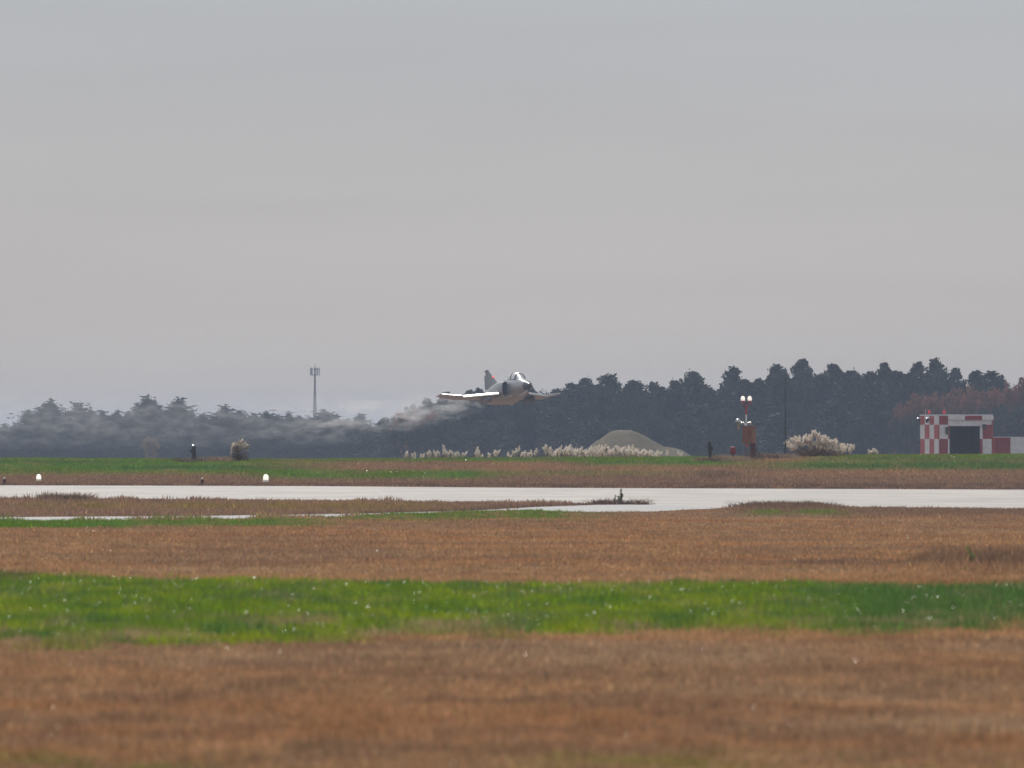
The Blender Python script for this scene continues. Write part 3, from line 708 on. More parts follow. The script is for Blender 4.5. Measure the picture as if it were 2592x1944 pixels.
    for sg in (1, -1):
        # engine nacelle, its intake plugged with black standing for the shade inside
        def nring(s, hi, ho, zt, zb, n=20, ex=3.0):
            c = 0.5 * (hi + ho); return ring(s, 0.5 * (ho - hi), zt, zb, sg * c, n, ex)
        MB().loft([nring(6.75, 0.62, 1.17, 0.56, -0.58), nring(6.35, 0.70, 1.22, 0.60, -0.62), nring(6.30, 0.66, 1.26, 0.64, -0.66), nring(7.2, 0.55, 1.36, 0.74, -0.80), nring(9.0, 0.4, 1.40, 0.78, -0.92),
                   nring(11.5, 0.3, 1.28, 0.70, -0.98), nring(13.5, 0.2, 1.08, 0.54, -0.92), nring(14.8, 0.16, 0.98, 0.40, -0.78)], False, True).build('nacelle', M_jet, root, True)
        it = MB().loft([nring(6.42, 0.69, 1.21, 0.59, -0.61), nring(8.6, 0.60, 1.20, 0.45, -0.50)], True, True).build('intake_duct', M_hollow_shade, root, True)
        MB().prism([(P(5.75, 0, 0)[0], 0.42 - Z0), (P(6.6, 0, 0)[0], 0.62 - Z0), (P(6.6, 0, 0)[0], -0.62 - Z0), (P(5.75, 0, 0)[0], -0.55 - Z0)], sg * 0.74, sg * 0.80).build('splitter_plate', M_jet, root)
        nz_ = MB().tube([P(14.7, sg * 0.62, -0.20), P(15.3, sg * 0.62, -0.26), P(15.75, sg * 0.62, -0.30)], [0.52, 0.48, 0.40], 20).build('exhaust_nozzle', M_nozzle, root, True)
        MB().tube([P(15.755, sg * 0.62, -0.30), P(15.77, sg * 0.62, -0.30)], [0.34, 0.34], 18).build('nozzle_throat', M_hollow_shade, nz_, True)
        # wing: inner panel flat, outer panel cranked up, sawtooth between
        def foil(sLE, sTE, l, z, th, n=9, drop=0.035):
            up_ = []; lo_ = []
            c = sTE - sLE
            for i in range(n):
                t = (i / (n - 1)) ** 1.6
                y = th * 2.6 * (0.30 * math.sqrt(t + 1e-4) - 0.126 * t - 0.35 * t * t * 0.5 + 0.02) * (1 - t) ** 0.4 if t < 1 else 0.004
                up_.append((sLE + c * t, l, z + y - c * t * drop)); lo_.append((sLE + c * t, l, z - y * 0.8 - c * t * drop))
            return [P(*p) for p in up_ + lo_[::-1]]
        LE = lambda l: 5.0 + 1.22 * l
        inner = [(l, LE(l) + 0.55, te, th) for l, te, th in [(0.9, 12.9, 0.30), (2.2, 13.2, 0.24), (4.15, 13.7, 0.15)]]
        MB().loft([foil(sl, te, sg * l, -0.36, th) for l, sl, te, th in inner]).build('wing', M_jet_belly, root, True)
        dz = lambda l: math.tan(R(12)) * (l - 4.15)
        MB().loft([foil(LE(l) + 0.02, te, sg * l, -0.36 + dz(l), th) for l, te, th in [(4.17, 13.75, 0.15), (5.0, 14.05, 0.11), (5.85, 14.4, 0.06)]]).build('outer_wing', M_jet_belly, root, True)
        # leading edge flaps in bare metal, droop angle added to throw a sun glint
        def flap(l0, l1, ch, dr, zf, n=8):
            rr = []
            for i in range(n + 1):
                l = l0 + (l1 - l0) * i / n; s = LE(l); z = zf(l)
                k = 1 - 0.30 * i / n
                rr.append([P(s + ch * 1.02, sg * l, z + 0.085 * k), P(s + ch * 0.7, sg * l, z + 0.06 * k), P(s + ch * 0.35, sg * l, z - 0.03 - dr * 0.35), P(s + ch * 0.10, sg * l, z - 0.05 - dr * 0.75), P(s, sg * l, z - 0.07 - dr), P(s + ch * 0.06, sg * l, z - 0.12 - dr), P(s + ch * 0.4, sg * l, z - 0.10 - dr * 0.55), P(s + ch, sg * l, z - 0.075 * k)])
            return MB().loft(rr)
        flap(1.45, 4.13, 0.50, 0.10 if sg > 0 else 0.08, lambda l: -0.36).build('leading_edge_flap', M_edge, root, True)
        flap(4.25, 5.80, 0.30, 0.0 if sg > 0 else 0.02, lambda l: -0.36 + dz(l)).build('leading_edge_flap', M_edge, root, True)
        # tailplane, drooped
        MB().loft([foil(s0, s1, sg * l, 0.45 - math.tan(R(23)) * (l - 0.35), th) for l, s0, s1, th in [(0.35, 15.9, 18.5, 0.12), (2.7, 17.7, 19.2, 0.05)]]).build('tailplane', M_jet, root, True)
        # store under the wing on its pylon
        dark = sg < 0  # far tank painted darker for the shadow it lies in
        tk = MB().tube([P(7.6, sg * 2.1, -0.84), P(7.7, sg * 2.1, -0.84), P(8.0, sg * 2.1, -0.84), P(8.5, sg * 2.1, -0.84), P(10.2, sg * 2.1, -0.84), P(11.6, sg * 2.1, -0.84), P(12.4, sg * 2.1, -0.84)], [0.03, 0.15, 0.26, 0.32, 0.33, 0.24, 0.05], 18).build('wing_tank', M_tank_shade if dark else M_jet_fin, root, True)
        tk['label'] = 'grey tank under the wing, colour darkened as in shadow' if dark else 'mid grey tank under the wing'
        MB().prism([(P(8.7, 0, 0)[0], -0.40 - Z0), (P(11.6, 0, 0)[0], -0.50 - Z0), (P(11.2, 0, 0)[0], -0.70 - Z0), (P(9.0, 0, 0)[0], -0.70 - Z0)], sg * 2.06, sg * 2.14).build('pylon', M_jet_belly, root)
    # fin
    fin = MB()
    def fr(z, s0, s1, th): return [P(s0, 0, z), P(s0 + 0.15 * (s1 - s0), th, z), P(s0 + 0.5 * (s1 - s0), th, z), P(s1, 0.01, z), P(s1, -0.01, z), P(s0 + 0.5 * (s1 - s0), -th, z), P(s0 + 0.15 * (s1 - s0), -th, z)]
    fin.loft([fr(0.80, 11.8, 17.9, 0.10), fr(1.0, 12.9, 17.95, 0.09), fr(1.30, 13.9, 18.0, 0.085), fr(2.25, 16.2, 18.3, 0.055), fr(2.45, 16.7, 18.35, 0.05), fr(2.58, 17.05, 18.35, 0.03)]).build('fin', M_jet_fin, root, True)
    MB().loft([fr(0.85, 17.93, 18.7, 0.04), fr(2.2, 18.32, 18.85, 0.03)]).build('rudder', M_jet_fin, root)
    MB().loft([fr(2.585, 17.0, 18.8, 0.09), fr(2.66, 17.1, 18.75, 0.09), fr(2.71, 17.3, 18.6, 0.03)]).build('fin_cap', M_radome, root)
    MB().lathe([(0.02, -0.10), (0.07, -0.06), (0.085, 0.0), (0.07, 0.06), (0.02, 0.10)], P(15.1, 0.0, 1.82), 12).build('beacon', M_beacon, root, True)
    MB().prism([(P(12.1, 0, 0)[0], -1.08 - Z0), (P(12.45, 0, 0)[0], -1.08 - Z0), (P(12.5, 0, 0)[0], -1.36 - Z0), (P(12.3, 0, 0)[0], -1.36 - Z0)], -0.03, 0.03).build('blade_antenna', M_radome, root)
    MB().prism([(P(9.2, 0, 0)[0], 1.14 - Z0), (P(9.6, 0, 0)[0], 1.12 - Z0), (P(9.6, 0, 0)[0], 1.32 - Z0), (P(9.4, 0, 0)[0], 1.32 - Z0)], -0.02, 0.02).build('blade_antenna', M_radome, root)
    return root, Mx, loc
JET, JMX, JLOC = aircraft()

# ------------------------------------------------------------------ red and white checkered building and the low wall beside it
def checkered():
    d = 1500.0; k = d / FPX; ry = R(17.5)
    X = xw(2377, d); z0 = float(ground(X, d))
    o = empty('checkered_building', (X, d, z0)); o.rotation_euler = (0, 0, ry)
    # local: x along the front to the right, y into the building, z up; origin at the front left corner
    W = (2512 - 2377) * k / math.cos(ry); Dp = (2377 - 2333) * k / math.sin(ry); Ht = zw(1050, d) - z0
    zz = lambda y: zw(y, d) - z0
    xx = lambda px: (px - 2377) * k / math.cos(ry)
    z1, z2, z3 = zz(1075), zz(1111), zz(1149.5)
    xa, xb = xx(2403.5), xx(2481)
    t = 0.15
    # carcass: back, right, roof, inner walls
    c = MB()
    c.box((W / 2, Dp - 0.08, Ht / 2 - 0.05), (W - 0.02, 0.12, Ht - 0.1))
    c.box((W - 0.1, Dp / 2, Ht / 2 - 0.05), (0.12, Dp - 0.3, Ht - 0.1)); c.box((0.12, Dp / 2, Ht / 2 - 0.05), (0.12, Dp - 0.3, Ht - 0.1))
    c.build('wall', M_interior, o)
    MB().box((W / 2, Dp / 2, Ht - 0.02), (W + 0.10, Dp + 0.14, 0.10)).build('roof', M_whitepaint, o)
    MB().box((W / 2, Dp / 2, 0.03), (W - 0.3, Dp - 0.3, 0.06)).build('floor_slab', M_concrete, o)
    def panel(x0, x1, za, zb, red, side=False, th=0.06, m=None):
        b = MB()
        if side: b.box((0.0, (x0 + x1) / 2, (za + zb) / 2), (th, x1 - x0 - 0.006, zb - za - 0.006), 0, 0.004)
        else: b.box(((x0 + x1) / 2, 0.0, (za + zb) / 2), (x1 - x0 - 0.006, th, zb - za - 0.006), 0, 0.004)
        b.build('panel', m or (M_redpaint if red else M_whitepaint), o)
    rows = [(Ht - 0.08, z1), (z1, z2), (z2, z3), (z3, 0.0)]
    q = Dp / 4
    for r_, (zt, zb) in enumerate(rows):                     # side wall: four columns, seen foreshortened, reds painted brighter as sunlit
        for cidx in range(4):
            red = (cidx + r_) % 2 == (1 if r_ != 0 else 1)
            panel(cidx * q + (0.05 if cidx == 0 else 0), (cidx + 1) * q, zb, zt, red, True, m=M_red_sunlit if red else None)
    x_l = xx(2399.5)
    for r_, (zt, zb) in enumerate(rows):                     # left pier: wide square and narrow strip
        panel(0.035, x_l, zb, zt, r_ % 2 == 0)
        if r_ > 0: panel(x_l, xa, zb, zt, r_ % 2 == 1, m=M_red_sunlit if r_ % 2 == 1 else None)
    x_r = xx(2488)
    for r_, (zt, zb) in enumerate(rows):                     # right pier
        panel(x_r, W - 0.03, zb, zt, r_ % 2 == 1)
        if r_ > 0: panel(xb, x_r, zb, zt, r_ % 2 == 0)
    # lintel and proud fascia over the opening
    panel(x_l, x_r, zz(1078.5), zz(1063.5), False)
    for x0, x1, red in ((x_l, xx(2441.5), False), (xx(2441.5), xx(2485.5), True), (xx(2485.5), W + 0.08, False)):
        b = MB(); b.prism([(x0 + 0.003, zz(1063)), (x1 - 0.003, zz(1063)), (x1 - 0.003, Ht - 0.075), (x0 + 0.003, Ht - 0.075)], -0.16, 0.05); b.build('fascia_panel', M_redpaint if red else M_whitepaint, o)
    MB().box((W / 2 + 0.05, Dp - 0.6, z3 * 0.5 + 0.9), (xb - xa + 0.6, 0.5, 1.4)).build('cabinet', M_interior, o)
    # obstruction lamps on the roof and floodlights on the side wall
    for (lx, ly) in ((0.15, Dp * 0.62), (xx(2393.5), 0.35)):
        lp = MB().lathe([(0.10, 0), (0.10, 0.07), (0.05, 0.09)], (lx, ly, Ht + 0.03), 10).build('lamp_base', M_darkmetal, o, True)
        MB().lathe([(0.10, 0), (0.105, 0.12), (0.09, 0.23), (0.03, 0.29)], (lx, ly, Ht + 0.121), 12).build('lamp_glass', M_redlamp, lp, True)
    for ly in (Dp * 0.93, Dp * 0.45):
        fl = MB(); fl.tube([(-0.05, ly, zz(1062)), (-0.28, ly, zz(1062))], 0.025, 6); fl.tube([(-0.30, ly - 0.05, zz(1060)), (-0.36, ly - 0.10, zz(1069))], [0.17, 0.12], 12)
        h_ = fl.build('floodlight', M_darkmetal, o, True)
        MB().lathe([(0.17, 0), (0.12, 0.06), (0.02, 0.08)], (-0.30, ly - 0.05, zz(1060) + 0.02), 12).build('hood', M_steel, h_, True)
    MB().box((xx(2396), -0.12, zz(1090)), (0.24, 0.16, 0.62), 0, 0.02).build('dark_box', M_darkmetal, o)  # dark box standing proud of the left pier
    MB().box((xx(2491), -0.12, zz(1080)), (0.26, 0.16, 0.42), 0, 0.02).build('dark_box', M_darkmetal, o)
    MB().tube([(W + 0.06, 0.05, 0.0), (W + 0.06, 0.05, zz(1056))], 0.05, 8).build('drain_pipe', M_red_sunlit, o)
    MB().tube([(0.3, Dp * 0.9, Ht), (0.3, Dp * 0.9, Ht + 0.45)], 0.02, 6).build('sensor_rod', M_steel, o)
    tag(o, 'red and white checkered airfield shelter with a dark open doorway', 'building')
    # low wall
    d2 = 1503.0; X2 = xw(2514, d2); zb = float(ground(X2, d2))
    w = empty('low_wall', (X2, d2, zb)); w.rotation_euler = (0, 0, ry)
    h2 = zw(1107.5, d2) - zb; kk = d2 / FPX / math.cos(ry)
    MB().box((2.6, 0.35, h2 / 2), (5.2, 0.56, h2 - 0.06)).build('core', M_concrete, w)
    for x0, x1, m in ((0, 6, M_red_sunlit), (6, 44, M_redpaint), (44, 90, M_whitepaint), (90, 136, M_redpaint)):
        MB().box(((x0 + x1) / 2 * kk, 0.03, h2 / 2), ((x1 - x0) * kk - 0.008, 0.08, h2), 0, 0.005).build('panel', m, w)
    MB().box((2.55, 0.33, h2 + 0.03), (5.3, 0.75, 0.06)).build('coping', M_whitepaint, w)
    tag(w, 'low red and white painted wall beside the checkered shelter', 'wall')
checkered()

# ------------------------------------------------------------------ weather sensor mast
def station():
    d = 948.0; k = d / FPX; X0 = xw(1896, d); z0 = float(ground(X0, d)) ; z0p = z0
    o = empty('sensor_station', (X0, d, z0)); zz = lambda y: zw(y, d) - z0; xx = lambda px: (px - 1896) * k
    ry = R(26)
    wF, wS = 23.5 * k / math.cos(ry), 11 * k / math.sin(ry)
    cb = MB().box((0, 0, (zz(1079.5) + zz(1122)) / 2), (wF, wS, zz(1079.5) - zz(1122)), -ry, 0.012).build('cabinet', M_rustbox, o)
    MB().box((0, 0, zz(1079.5) + 0.018), (wF + 0.07, wS + 0.07, 0.036), -ry, 0.006).build('cabinet_lid', M_rustbox, o)
    rot = Matrix.Rotation(-ry, 3, 'Z')
    dp = rot @ Vector((0.0, -wS / 2 - 0.008, 0)); MB().box((dp.x, dp.y, (zz(1083) + zz(1119)) / 2), (wF - 0.08, 0.014, zz(1083) - zz(1119)), -ry, 0.004).build('door', M_rustbox, cb)
    hp = rot @ Vector((wF / 2 - 0.09, -wS / 2 - 0.03, 0)); MB().box((hp.x, hp.y, zz(1100)), (0.025, 0.03, 0.12), -ry, 0.005).build('handle', M_darkmetal, cb)
    MB().box((xx(1907.5), 0.02, (zz(1122.3) - 0.15) / 2), (11 * k, 0.2, zz(1122.3) + 0.15), -ry, 0.01).build('pedestal', M_maroon, o)
    for px, y in ((1888.5, 0.05), (1898.5, -0.08)): MB().tube([(xx(px), y, -0.15), (xx(px), y, zz(1122.3))], 0.022, 8).build('leg', M_maroon, o, True)
    MB().lathe([(0.03, 0.0), (0.10, 0.03), (0.115, 0.10), (0.07, 0.15)], (xx(1891), -0.10, zz(1131)), 12).build('cable_gland', M_orange, o, True)
    MB().tube([(xx(1912), -0.05, zz(1136)), (xx(1920), -0.08, zz(1146)), (xx(1926), -0.1, -0.1)], 0.03, 8).build('conduit', M_darkmetal, o, True)
    # pole: white below, red above
    px0 = 1888.8
    MB().tube([(xx(px0), 0, zz(1079.5)), (xx(px0), 0, zz(1049))], [0.052, 0.048], 10).build('pole', M_whitepaint, o, True)
    up = MB().tube([(xx(px0), 0, zz(1049.2)), (xx(px0), 0, zz(1026))], [0.058, 0.062], 10).build('upper_pole', M_lampred, o, True)
    MB().lathe([(0.11, 0), (0.11, 0.02), (0.06, 0.03)], (xx(px0), 0, zz(1080) + 0.05), 12).build('pole_flange', M_steel, o, True)
    MB().tube([(xx(1880.6), 0, zz(1020)), (xx(1881), 0, zz(1026.3)), (xx(1897), 0, zz(1026.3)), (xx(1897.6), 0, zz(1020))], 0.022, 8).build('lamp_bracket', M_lampred, o, True)
    for px in (1880.4, 1897.6):
        b = MB().lathe([(0.035, 0), (0.085, 0.03), (0.115, 0.05), (0.118, 0.14), (0.10, 0.165)], (xx(px), 0, zz(1021.3)), 18).build('lamp_housing', M_lampred, o, True)
        MB().lathe([(0.108, 0.0), (0.113, 0.06), (0.112, 0.14), (0.090, 0.20), (0.05, 0.235), (0.01, 0.245)], (xx(px), 0, zz(1021.3) + 0.155), 18).build('lamp_globe', M_lampglow, b, True)
        MB().lathe([(0.124, 0), (0.124, 0.035)], (xx(px), 0, zz(1021.3) + 0.125), 18).build('clamp_ring', M_steel, b, True)
    # cross arm with fittings and a shiny domed gauge
    MB().tube([(xx(1868), -0.02, zz(1073)), (xx(1903), 0.02, zz(1073))], 0.022, 8).build('cross_arm', M_steel, o, True)
    for px in (1878, 1882.5, 1895, 1900): MB().lathe([(0.045, 0), (0.06, 0.03), (0.06, 0.09), (0.02, 0.12)], (xx(px), 0, zz(1073.5)), 10).build('arm_fitting', M_steel, o, True)
    g = MB().lathe([(0.055, 0.0), (0.055, 0.42)], (xx(1869), -0.05, zz(1088.5)), 10).build('gauge_tube', M_tan, o, True)
    MB().lathe([(0.07, 0.0), (0.14, 0.03), (0.145, 0.07), (0.11, 0.14), (0.05, 0.19), (0.01, 0.20)], (xx(1868.5), -0.05, zz(1069)), 14).build('gauge_dome', M_steel, g, True)
    tag(o, 'red brown sensor cabinet with a pole carrying two red and white lamps', 'sensor station')
station()

def whip(px=1988, ytop=955, d=962.0):
    X = xw(px, d); z0 = float(ground(X, d)); o = empty('whip_antenna', (X, d, z0)); h = zw(ytop, d) - z0
    MB().tube([(0, 0, -0.2), (0.005, 0, h * 0.45)], [0.055, 0.048], 8).build('lower_mast', M_darkmetal, o, True)
    MB().tube([(0.005, 0, h * 0.45), (-0.012, 0, h * 0.75), (0, 0, h)], [0.043, 0.034, 0.02], 8).build('upper_rod', M_darkmetal, o, True)
    MB().box((-0.15, 0, 0.14), (0.55, 0.3, 0.2), 0, 0.02).build('base_box', M_darkmetal, o)
    for i in range(5): MB().lathe([(0.05, 0), (0.05, 0.035)], (0, 0, h * (0.1 + 0.17 * i)), 8).build('clamp', M_darkmetal, o)
    tag(o, 'thin dark whip antenna mast beside the big pampas bush', 'antenna')
whip()

def marker():
    d = 953.0; X = xw(1855.5, d); z0 = float(ground(X, d)); o = empty('marker_light', (X, d, z0)); k = d / FPX
    zt = zw(1130.5, d) - z0; zb = zw(1151, d) - z0
    MB().tube([(0, 0, -0.1), (0, 0, zb + 0.02)], 0.05, 8).build('stem', M_maroon, o, True)
    MB().lathe([(0.10, 0.0), (0.16, 0.04), (0.175, 0.12), (0.17, (zt - zb) * 0.8), (0.13, (zt - zb) * 0.94), (0.04, zt - zb)], (0, 0, zb), 14).build('housing', M_orange if False else M_redpaint, o, True)
    MB().lathe([(0.182, 0), (0.182, 0.03)], (0, 0, zb + 0.11), 14).build('clamp_ring', M_maroon, o)
    tag(o, 'squat red marker light in the weeds beside the sensor station', 'marker light')
marker()

# ------------------------------------------------------------------ weeds, posts, pampas
def tuft_mesh(name, n, h, spread, width, seed, lean=0.35, base=0.05, hmin=0.4):
    r = np.random.default_rng(seed)
    b = r.normal(0, base, (n, 2)); a = r.uniform(0, 2 * np.pi, n); hh = h * r.uniform(hmin, 1.0, n); ln = np.abs(r.normal(0, lean, n)) * hh + spread * r.uniform(0, 1, n) * hh
    w = width * r.uniform(0.6, 1.4, n); t = r.uniform(0, 2 * np.pi, n)
    p0 = np.stack([b[:, 0], b[:, 1], np.full(n, -0.03)], 1); p1 = p0 + np.stack([np.cos(a) * ln * 0.4, np.sin(a) * ln * 0.4, hh * 0.6], 1); p2 = p0 + np.stack([np.cos(a) * ln, np.sin(a) * ln, hh], 1)
    s = np.stack([np.cos(t), np.sin(t), np.zeros(n)], 1) * w[:, None]
    V = np.stack([p0 - s, p0 + s, p1 + s * 0.8, p1 - s * 0.8, p2 + s * 0.2, p2 - s * 0.2], 1).reshape(-1, 3)
    i = np.arange(n)[:, None] * 6
    F = np.concatenate([i + np.array([[0, 1, 2, 3]]), i + np.array([[3, 2, 4, 5]])])
    return fast_mesh(name, V, F)
def plume_mesh(name, L, rad, seed, n=70):
    """a feathery, slightly drooping plume as many fine hairs on a stem"""
    r = np.random.default_rng(seed); V = []
    bend = r.uniform(0.1, 0.4); ba = r.uniform(0, 6.28)
    for i in range(n):
        t = r.uniform(0, 1); ax = np.array([math.cos(ba) * bend * t * t * L, math.sin(ba) * bend * t * t * L, t * L])
        a = r.uniform(0, 6.28); rr = rad * math.sin(math.pi * min(1, t * 0.85 + 0.12)) ** 0.7 * r.uniform(0.5, 1.1)
        tip = ax + np.array([math.cos(a) * rr, math.sin(a) * rr, L * 0.13 * r.uniform(0.3, 1.3)])
        s = r.normal(0, 1, 3); s /= np.linalg.norm(s); s *= rad * 0.22
        V += [ax - s, ax + s, tip + s * 0.5, tip - s * 0.5]
    return fast_mesh(name, V, np.arange(len(V)).reshape(-1, 4))
PL = [plume_mesh('plume', 0.34, 0.10, 500 + i, 84) for i in range(5)]
for m_ in PL: m_.materials.append(M_plume)
PLG = []
for m_ in PL:
    c_ = m_.copy(); c_.materials.clear(); c_.materials.append(M_plume_grey); PLG.append(c_)
STEMS = [tuft_mesh('stalks', 16, 1.0, 0.1, 0.008, 600 + i, 0.12, 0.10, 0.6) for i in range(4)]
for m_ in STEMS: m_.materials.append(M_stalk)
pr = random.Random(77)
def pampas(px, ytop, d, nplumes, label, group, spread=0.16, plumes=PL):
    X = xw(px, d); z0 = float(ground(X, d)); h = max(0.5, zw(ytop, d) - z0)
    o = empty('pampas_grass', (X, d, z0))
    st = put('stalks', pr.choice(STEMS), None, o); st.scale = (1.2, 1.2, h * 0.85); st.rotation_euler = (0, 0, pr.uniform(0, 6.28))
    for i in range(nplumes):
        a = pr.uniform(0, 6.28); q = spread * math.sqrt(pr.random())
        zt = h - 0.30 - (0 if i == 0 else pr.uniform(0.02, 0.34) * min(1, h))
        p_ = put('plume', pr.choice(plumes), None, o); p_.location = (math.cos(a) * q, math.sin(a) * q, max(0.05, zt)); s = pr.uniform(0.8, 1.15); p_.scale = (s, s, s)
        p_.rotation_euler = (pr.uniform(-0.35, 0.35), pr.uniform(-0.35, 0.35), pr.uniform(0, 6.28))
    tag(o, label, 'pampas grass', group); return o
d_p = 985.0
sparse = [(1028, 1152), (1048, 1150), (1066, 1150), (1088, 1143), (1101, 1139), (1112, 1142), (1125, 1128), (1131, 1140), (1148, 1138), (1158, 1142), (1172, 1150), (1206, 1133), (1216, 1146), (1238, 1145), (1250, 1138), (1258, 1137), (1290, 1146), (1306, 1140), (1322, 1142), (1342, 1142), (1357, 1138), (1382, 1129), (1394, 1133), (1312, 1130)]
for px, y in sparse:
    pampas(px, y, d_p + pr.uniform(-4, 6), pr.choice([2, 2, 3]), 'small sparse clump of silver pampas plumes on the crest below the aircraft', 'sparse pampas clumps', 0.11)
px = 1408
while px < 1672:
    y = float(np.interp(px, [1405, 1430, 1500, 1600, 1640, 1672], [1141, 1131, 1132, 1136, 1142, 1152])) + pr.uniform(-5, 7)
    pampas(px, y, d_p + pr.uniform(-5, 6), pr.choice([4, 5, 6]), 'dense clump of silver pampas plumes on the crest in front of the grassy mound', 'dense pampas clumps', 0.20)
    px += pr.uniform(5.5, 8.5)
for px, y in ((1424, 1127), (1602, 1128), (1596, 1131), (1690, 1152), (1720, 1153)):
    pampas(px, y, d_p, 2, 'pampas plume standing above the dense row in front of the mound', 'tall single pampas', 0.08)
for px, y in ((2203, 1146), (2222, 1141), (2206, 1149)):
    pampas(px, y, 990, 2, 'tiny lone pampas tuft on the grass between the big bush and the checkered shelter', 'lone pampas tufts', 0.08)

def bush(px, d, hw_px, tops, base_m, plumes, n, label, hb, name='pampas_bush', extra=1.0):
    """big pampas bush: dark leafy base and a fan of plumes following measured tops"""
    X = xw(px, d); z0 = float(ground(X, d)); k = d / FPX
    o = empty(name, (X, d, z0)); xs, ys = zip(*tops)
    nb = int(hw_px * 2 / 9)
    vs, fs, off = [], [], 0
    for i in range(nb):
        xo = (-hw_px * 0.72 + 1.44 * hw_px * i / max(1, nb - 1)) * k
        t = tuft_mesh('t', 80, hb * pr.uniform(0.7, 1.1) * (1 - 0.35 * abs(i / max(1, nb - 1) - 0.5) * 2), 0.35, 0.010, 800 + i + int(px), 0.35, 0.16)
        v = np.empty(len(t.vertices) * 3, np.float32); t.vertices.foreach_get('co', v); v = v.reshape(-1, 3) + np.array([xo, pr.uniform(-0.3, 0.3), 0])
        f = np.empty(len(t.polygons) * 4, np.int32); t.loops.foreach_get('vertex_index', f); vs.append(v); fs.append(f.reshape(-1, 4) + off); off += len(v); bpy.data.meshes.remove(t)
    put('leaves', fast_mesh('leaves', np.concatenate(vs), np.concatenate(fs)), base_m, o)
    sm = MB(); pos = []
    for i in range(n):
        u = px + pr.uniform(-1, 1) * hw_px; top = float(np.interp(u, xs, ys)); f = pr.random() ** 1.4
        zt = zw(top + f * (1146 - top) * 0.62, d) - z0 - 0.26
        pos.append(((u - px) * k, pr.uniform(-0.35, 0.35), max(0.15, zt)))
    for i, p in enumerate(pos):
        sm.tube([(p[0] * 0.25, p[1] * 0.3, 0), (p[0] * 0.6, p[1] * 0.7, p[2] * 0.6), p], [0.008, 0.006, 0.004], 3, False)
    sm.build('stalks', M_stalk, o)
    for p in pos:
        q = put('plume', pr.choice(plumes), None, o); q.location = p; s = pr.uniform(0.8, 1.15) * extra; q.scale = (s, s, s)
        q.rotation_euler = (pr.uniform(-0.3, 0.3), 0.5 * p[0] + pr.uniform(-0.25, 0.25), pr.uniform(0, 6.28))
    tag(o, label, 'pampas grass')
bush(2068, 962.0, 72, [(1996, 1112), (2010, 1108), (2022, 1096), (2040, 1103), (2062, 1092), (2085, 1102), (2105, 1112), (2140, 1126)], M_stalk, PL, 110, 'big fan shaped pampas bush with silver plumes and brown base beside the whip antenna', 0.80)
bush(2140, 965.0, 24, [(2116, 1120), (2140, 1124), (2164, 1124)], M_stalk, PL, 16, 'loose tail of drooping pampas plumes at the edge of the big bush', 0.35)
bush(606, 952.0, 21, [(583, 1135), (595, 1118), (606, 1111), (616, 1115), (630, 1122)], M_stalk_dark, PLG + PL, 44, 'upright greyish pampas bush with a dark base near the weedy post', 0.85, extra=0.85)

def weedy_post(px, ytop, d, label, w_px, knob):
    X = xw(px, d); z0 = float(ground(X, d)); k = d / FPX; h = zw(ytop, d) - z0; w = w_px * k / 2
    o = empty('weathered_post', (X, d, z0))
    MB().tube([(0, 0, -0.2), (0.015, 0, h * 0.4), (-0.01, 0, h * 0.75), (-0.02, 0, h)], [w * 0.92, w * 1.0, w * 0.95, w * 0.9], 9).build('post', M_darkwood, o, True)
    MB().box((w * 1.25 * knob, -0.02, h * 0.70), (w * 1.1, 0.12, 0.17), 0, 0.02).build('fitting', M_darkwood, o)
    MB().lathe([(w * 0.7, 0), (w * 0.75, 0.03), (w * 0.4, 0.06)], (-0.02, 0, h), 9).build('cap', M_steel if knob < 0 else M_darkwood, o, True)
    tag(o, label, 'post'); return o
weedy_post(1796.5, 1121, 946.0, 'weathered dark post standing in dry weeds beside the red marker light', 10, 1)
weedy_post(491, 1129, 950.0, 'weathered dark post with a shiny cap beside the greyish pampas bush', 11, -1)

WT = [tuft_mesh('weed_blades', 120, 1.0, 0.5, 0.016, 900 + i, 0.4, 0.24) for i in range(4)]
WD = [m_.copy() for m_ in WT]
for m_ in WT: m_.materials.append(M_stalk)
for m_ in WD: m_.materials.append(M_stalk_dark)
def weeds(px, d, h, label, group, dark=False, wide=1.0, name='dry_weed'):
    o = put(name, pr.choice(WD if dark else WT)); o.location = gpt(px, d); o.scale = (wide, wide, h); o.rotation_euler = (0, 0, pr.uniform(0, 6.28)); tag(o, label, 'weeds', group)
for px in list(np.linspace(1772, 1838, 9)) + list(np.linspace(1842, 1900, 7)): weeds(px + pr.uniform(-3, 3), 945 + pr.uniform(-6, 6), pr.uniform(0.2, 0.46), 'dry brown weeds around the dark post and red marker light', 'weeds round the marker light')
for px in np.linspace(1915, 2000, 9): weeds(px + pr.uniform(-3, 3), 955 + pr.uniform(-5, 5), pr.uniform(0.28, 0.48), 'low dry weeds between the sensor station and the whip antenna', 'weeds by the sensor station', pr.random() < 0.4)
for px in (1788, 1796, 1806, 1815): weeds(px, 941, pr.uniform(0.25, 0.4), 'dark weed tuft at the foot of the post beside the red marker light', 'dark weeds at the post foot', True)
for px in (462, 471, 479, 484, 499, 507): weeds(px, 949 + pr.uniform(-2, 4), pr.uniform(0.22, 0.55), 'dark twiggy weeds clinging round the shiny capped post', 'weeds at the capped post', True, 1.1)
for px in np.linspace(516, 585, 11): weeds(px, 951 + pr.uniform(-4, 4), pr.uniform(0.22, 0.42), 'reddish dry weeds between the capped post and the greyish pampas bush', 'weeds between post and bush')
for px in (1506, 1528, 1592, 1612, 1622): weeds(px, float(ed(E_isl, px)) - 4, pr.uniform(0.28, 0.42), 'dark weed clump at the tip of the grass island in the pavement', 'weeds on the island tip', px % 4 == 0, 0.9)
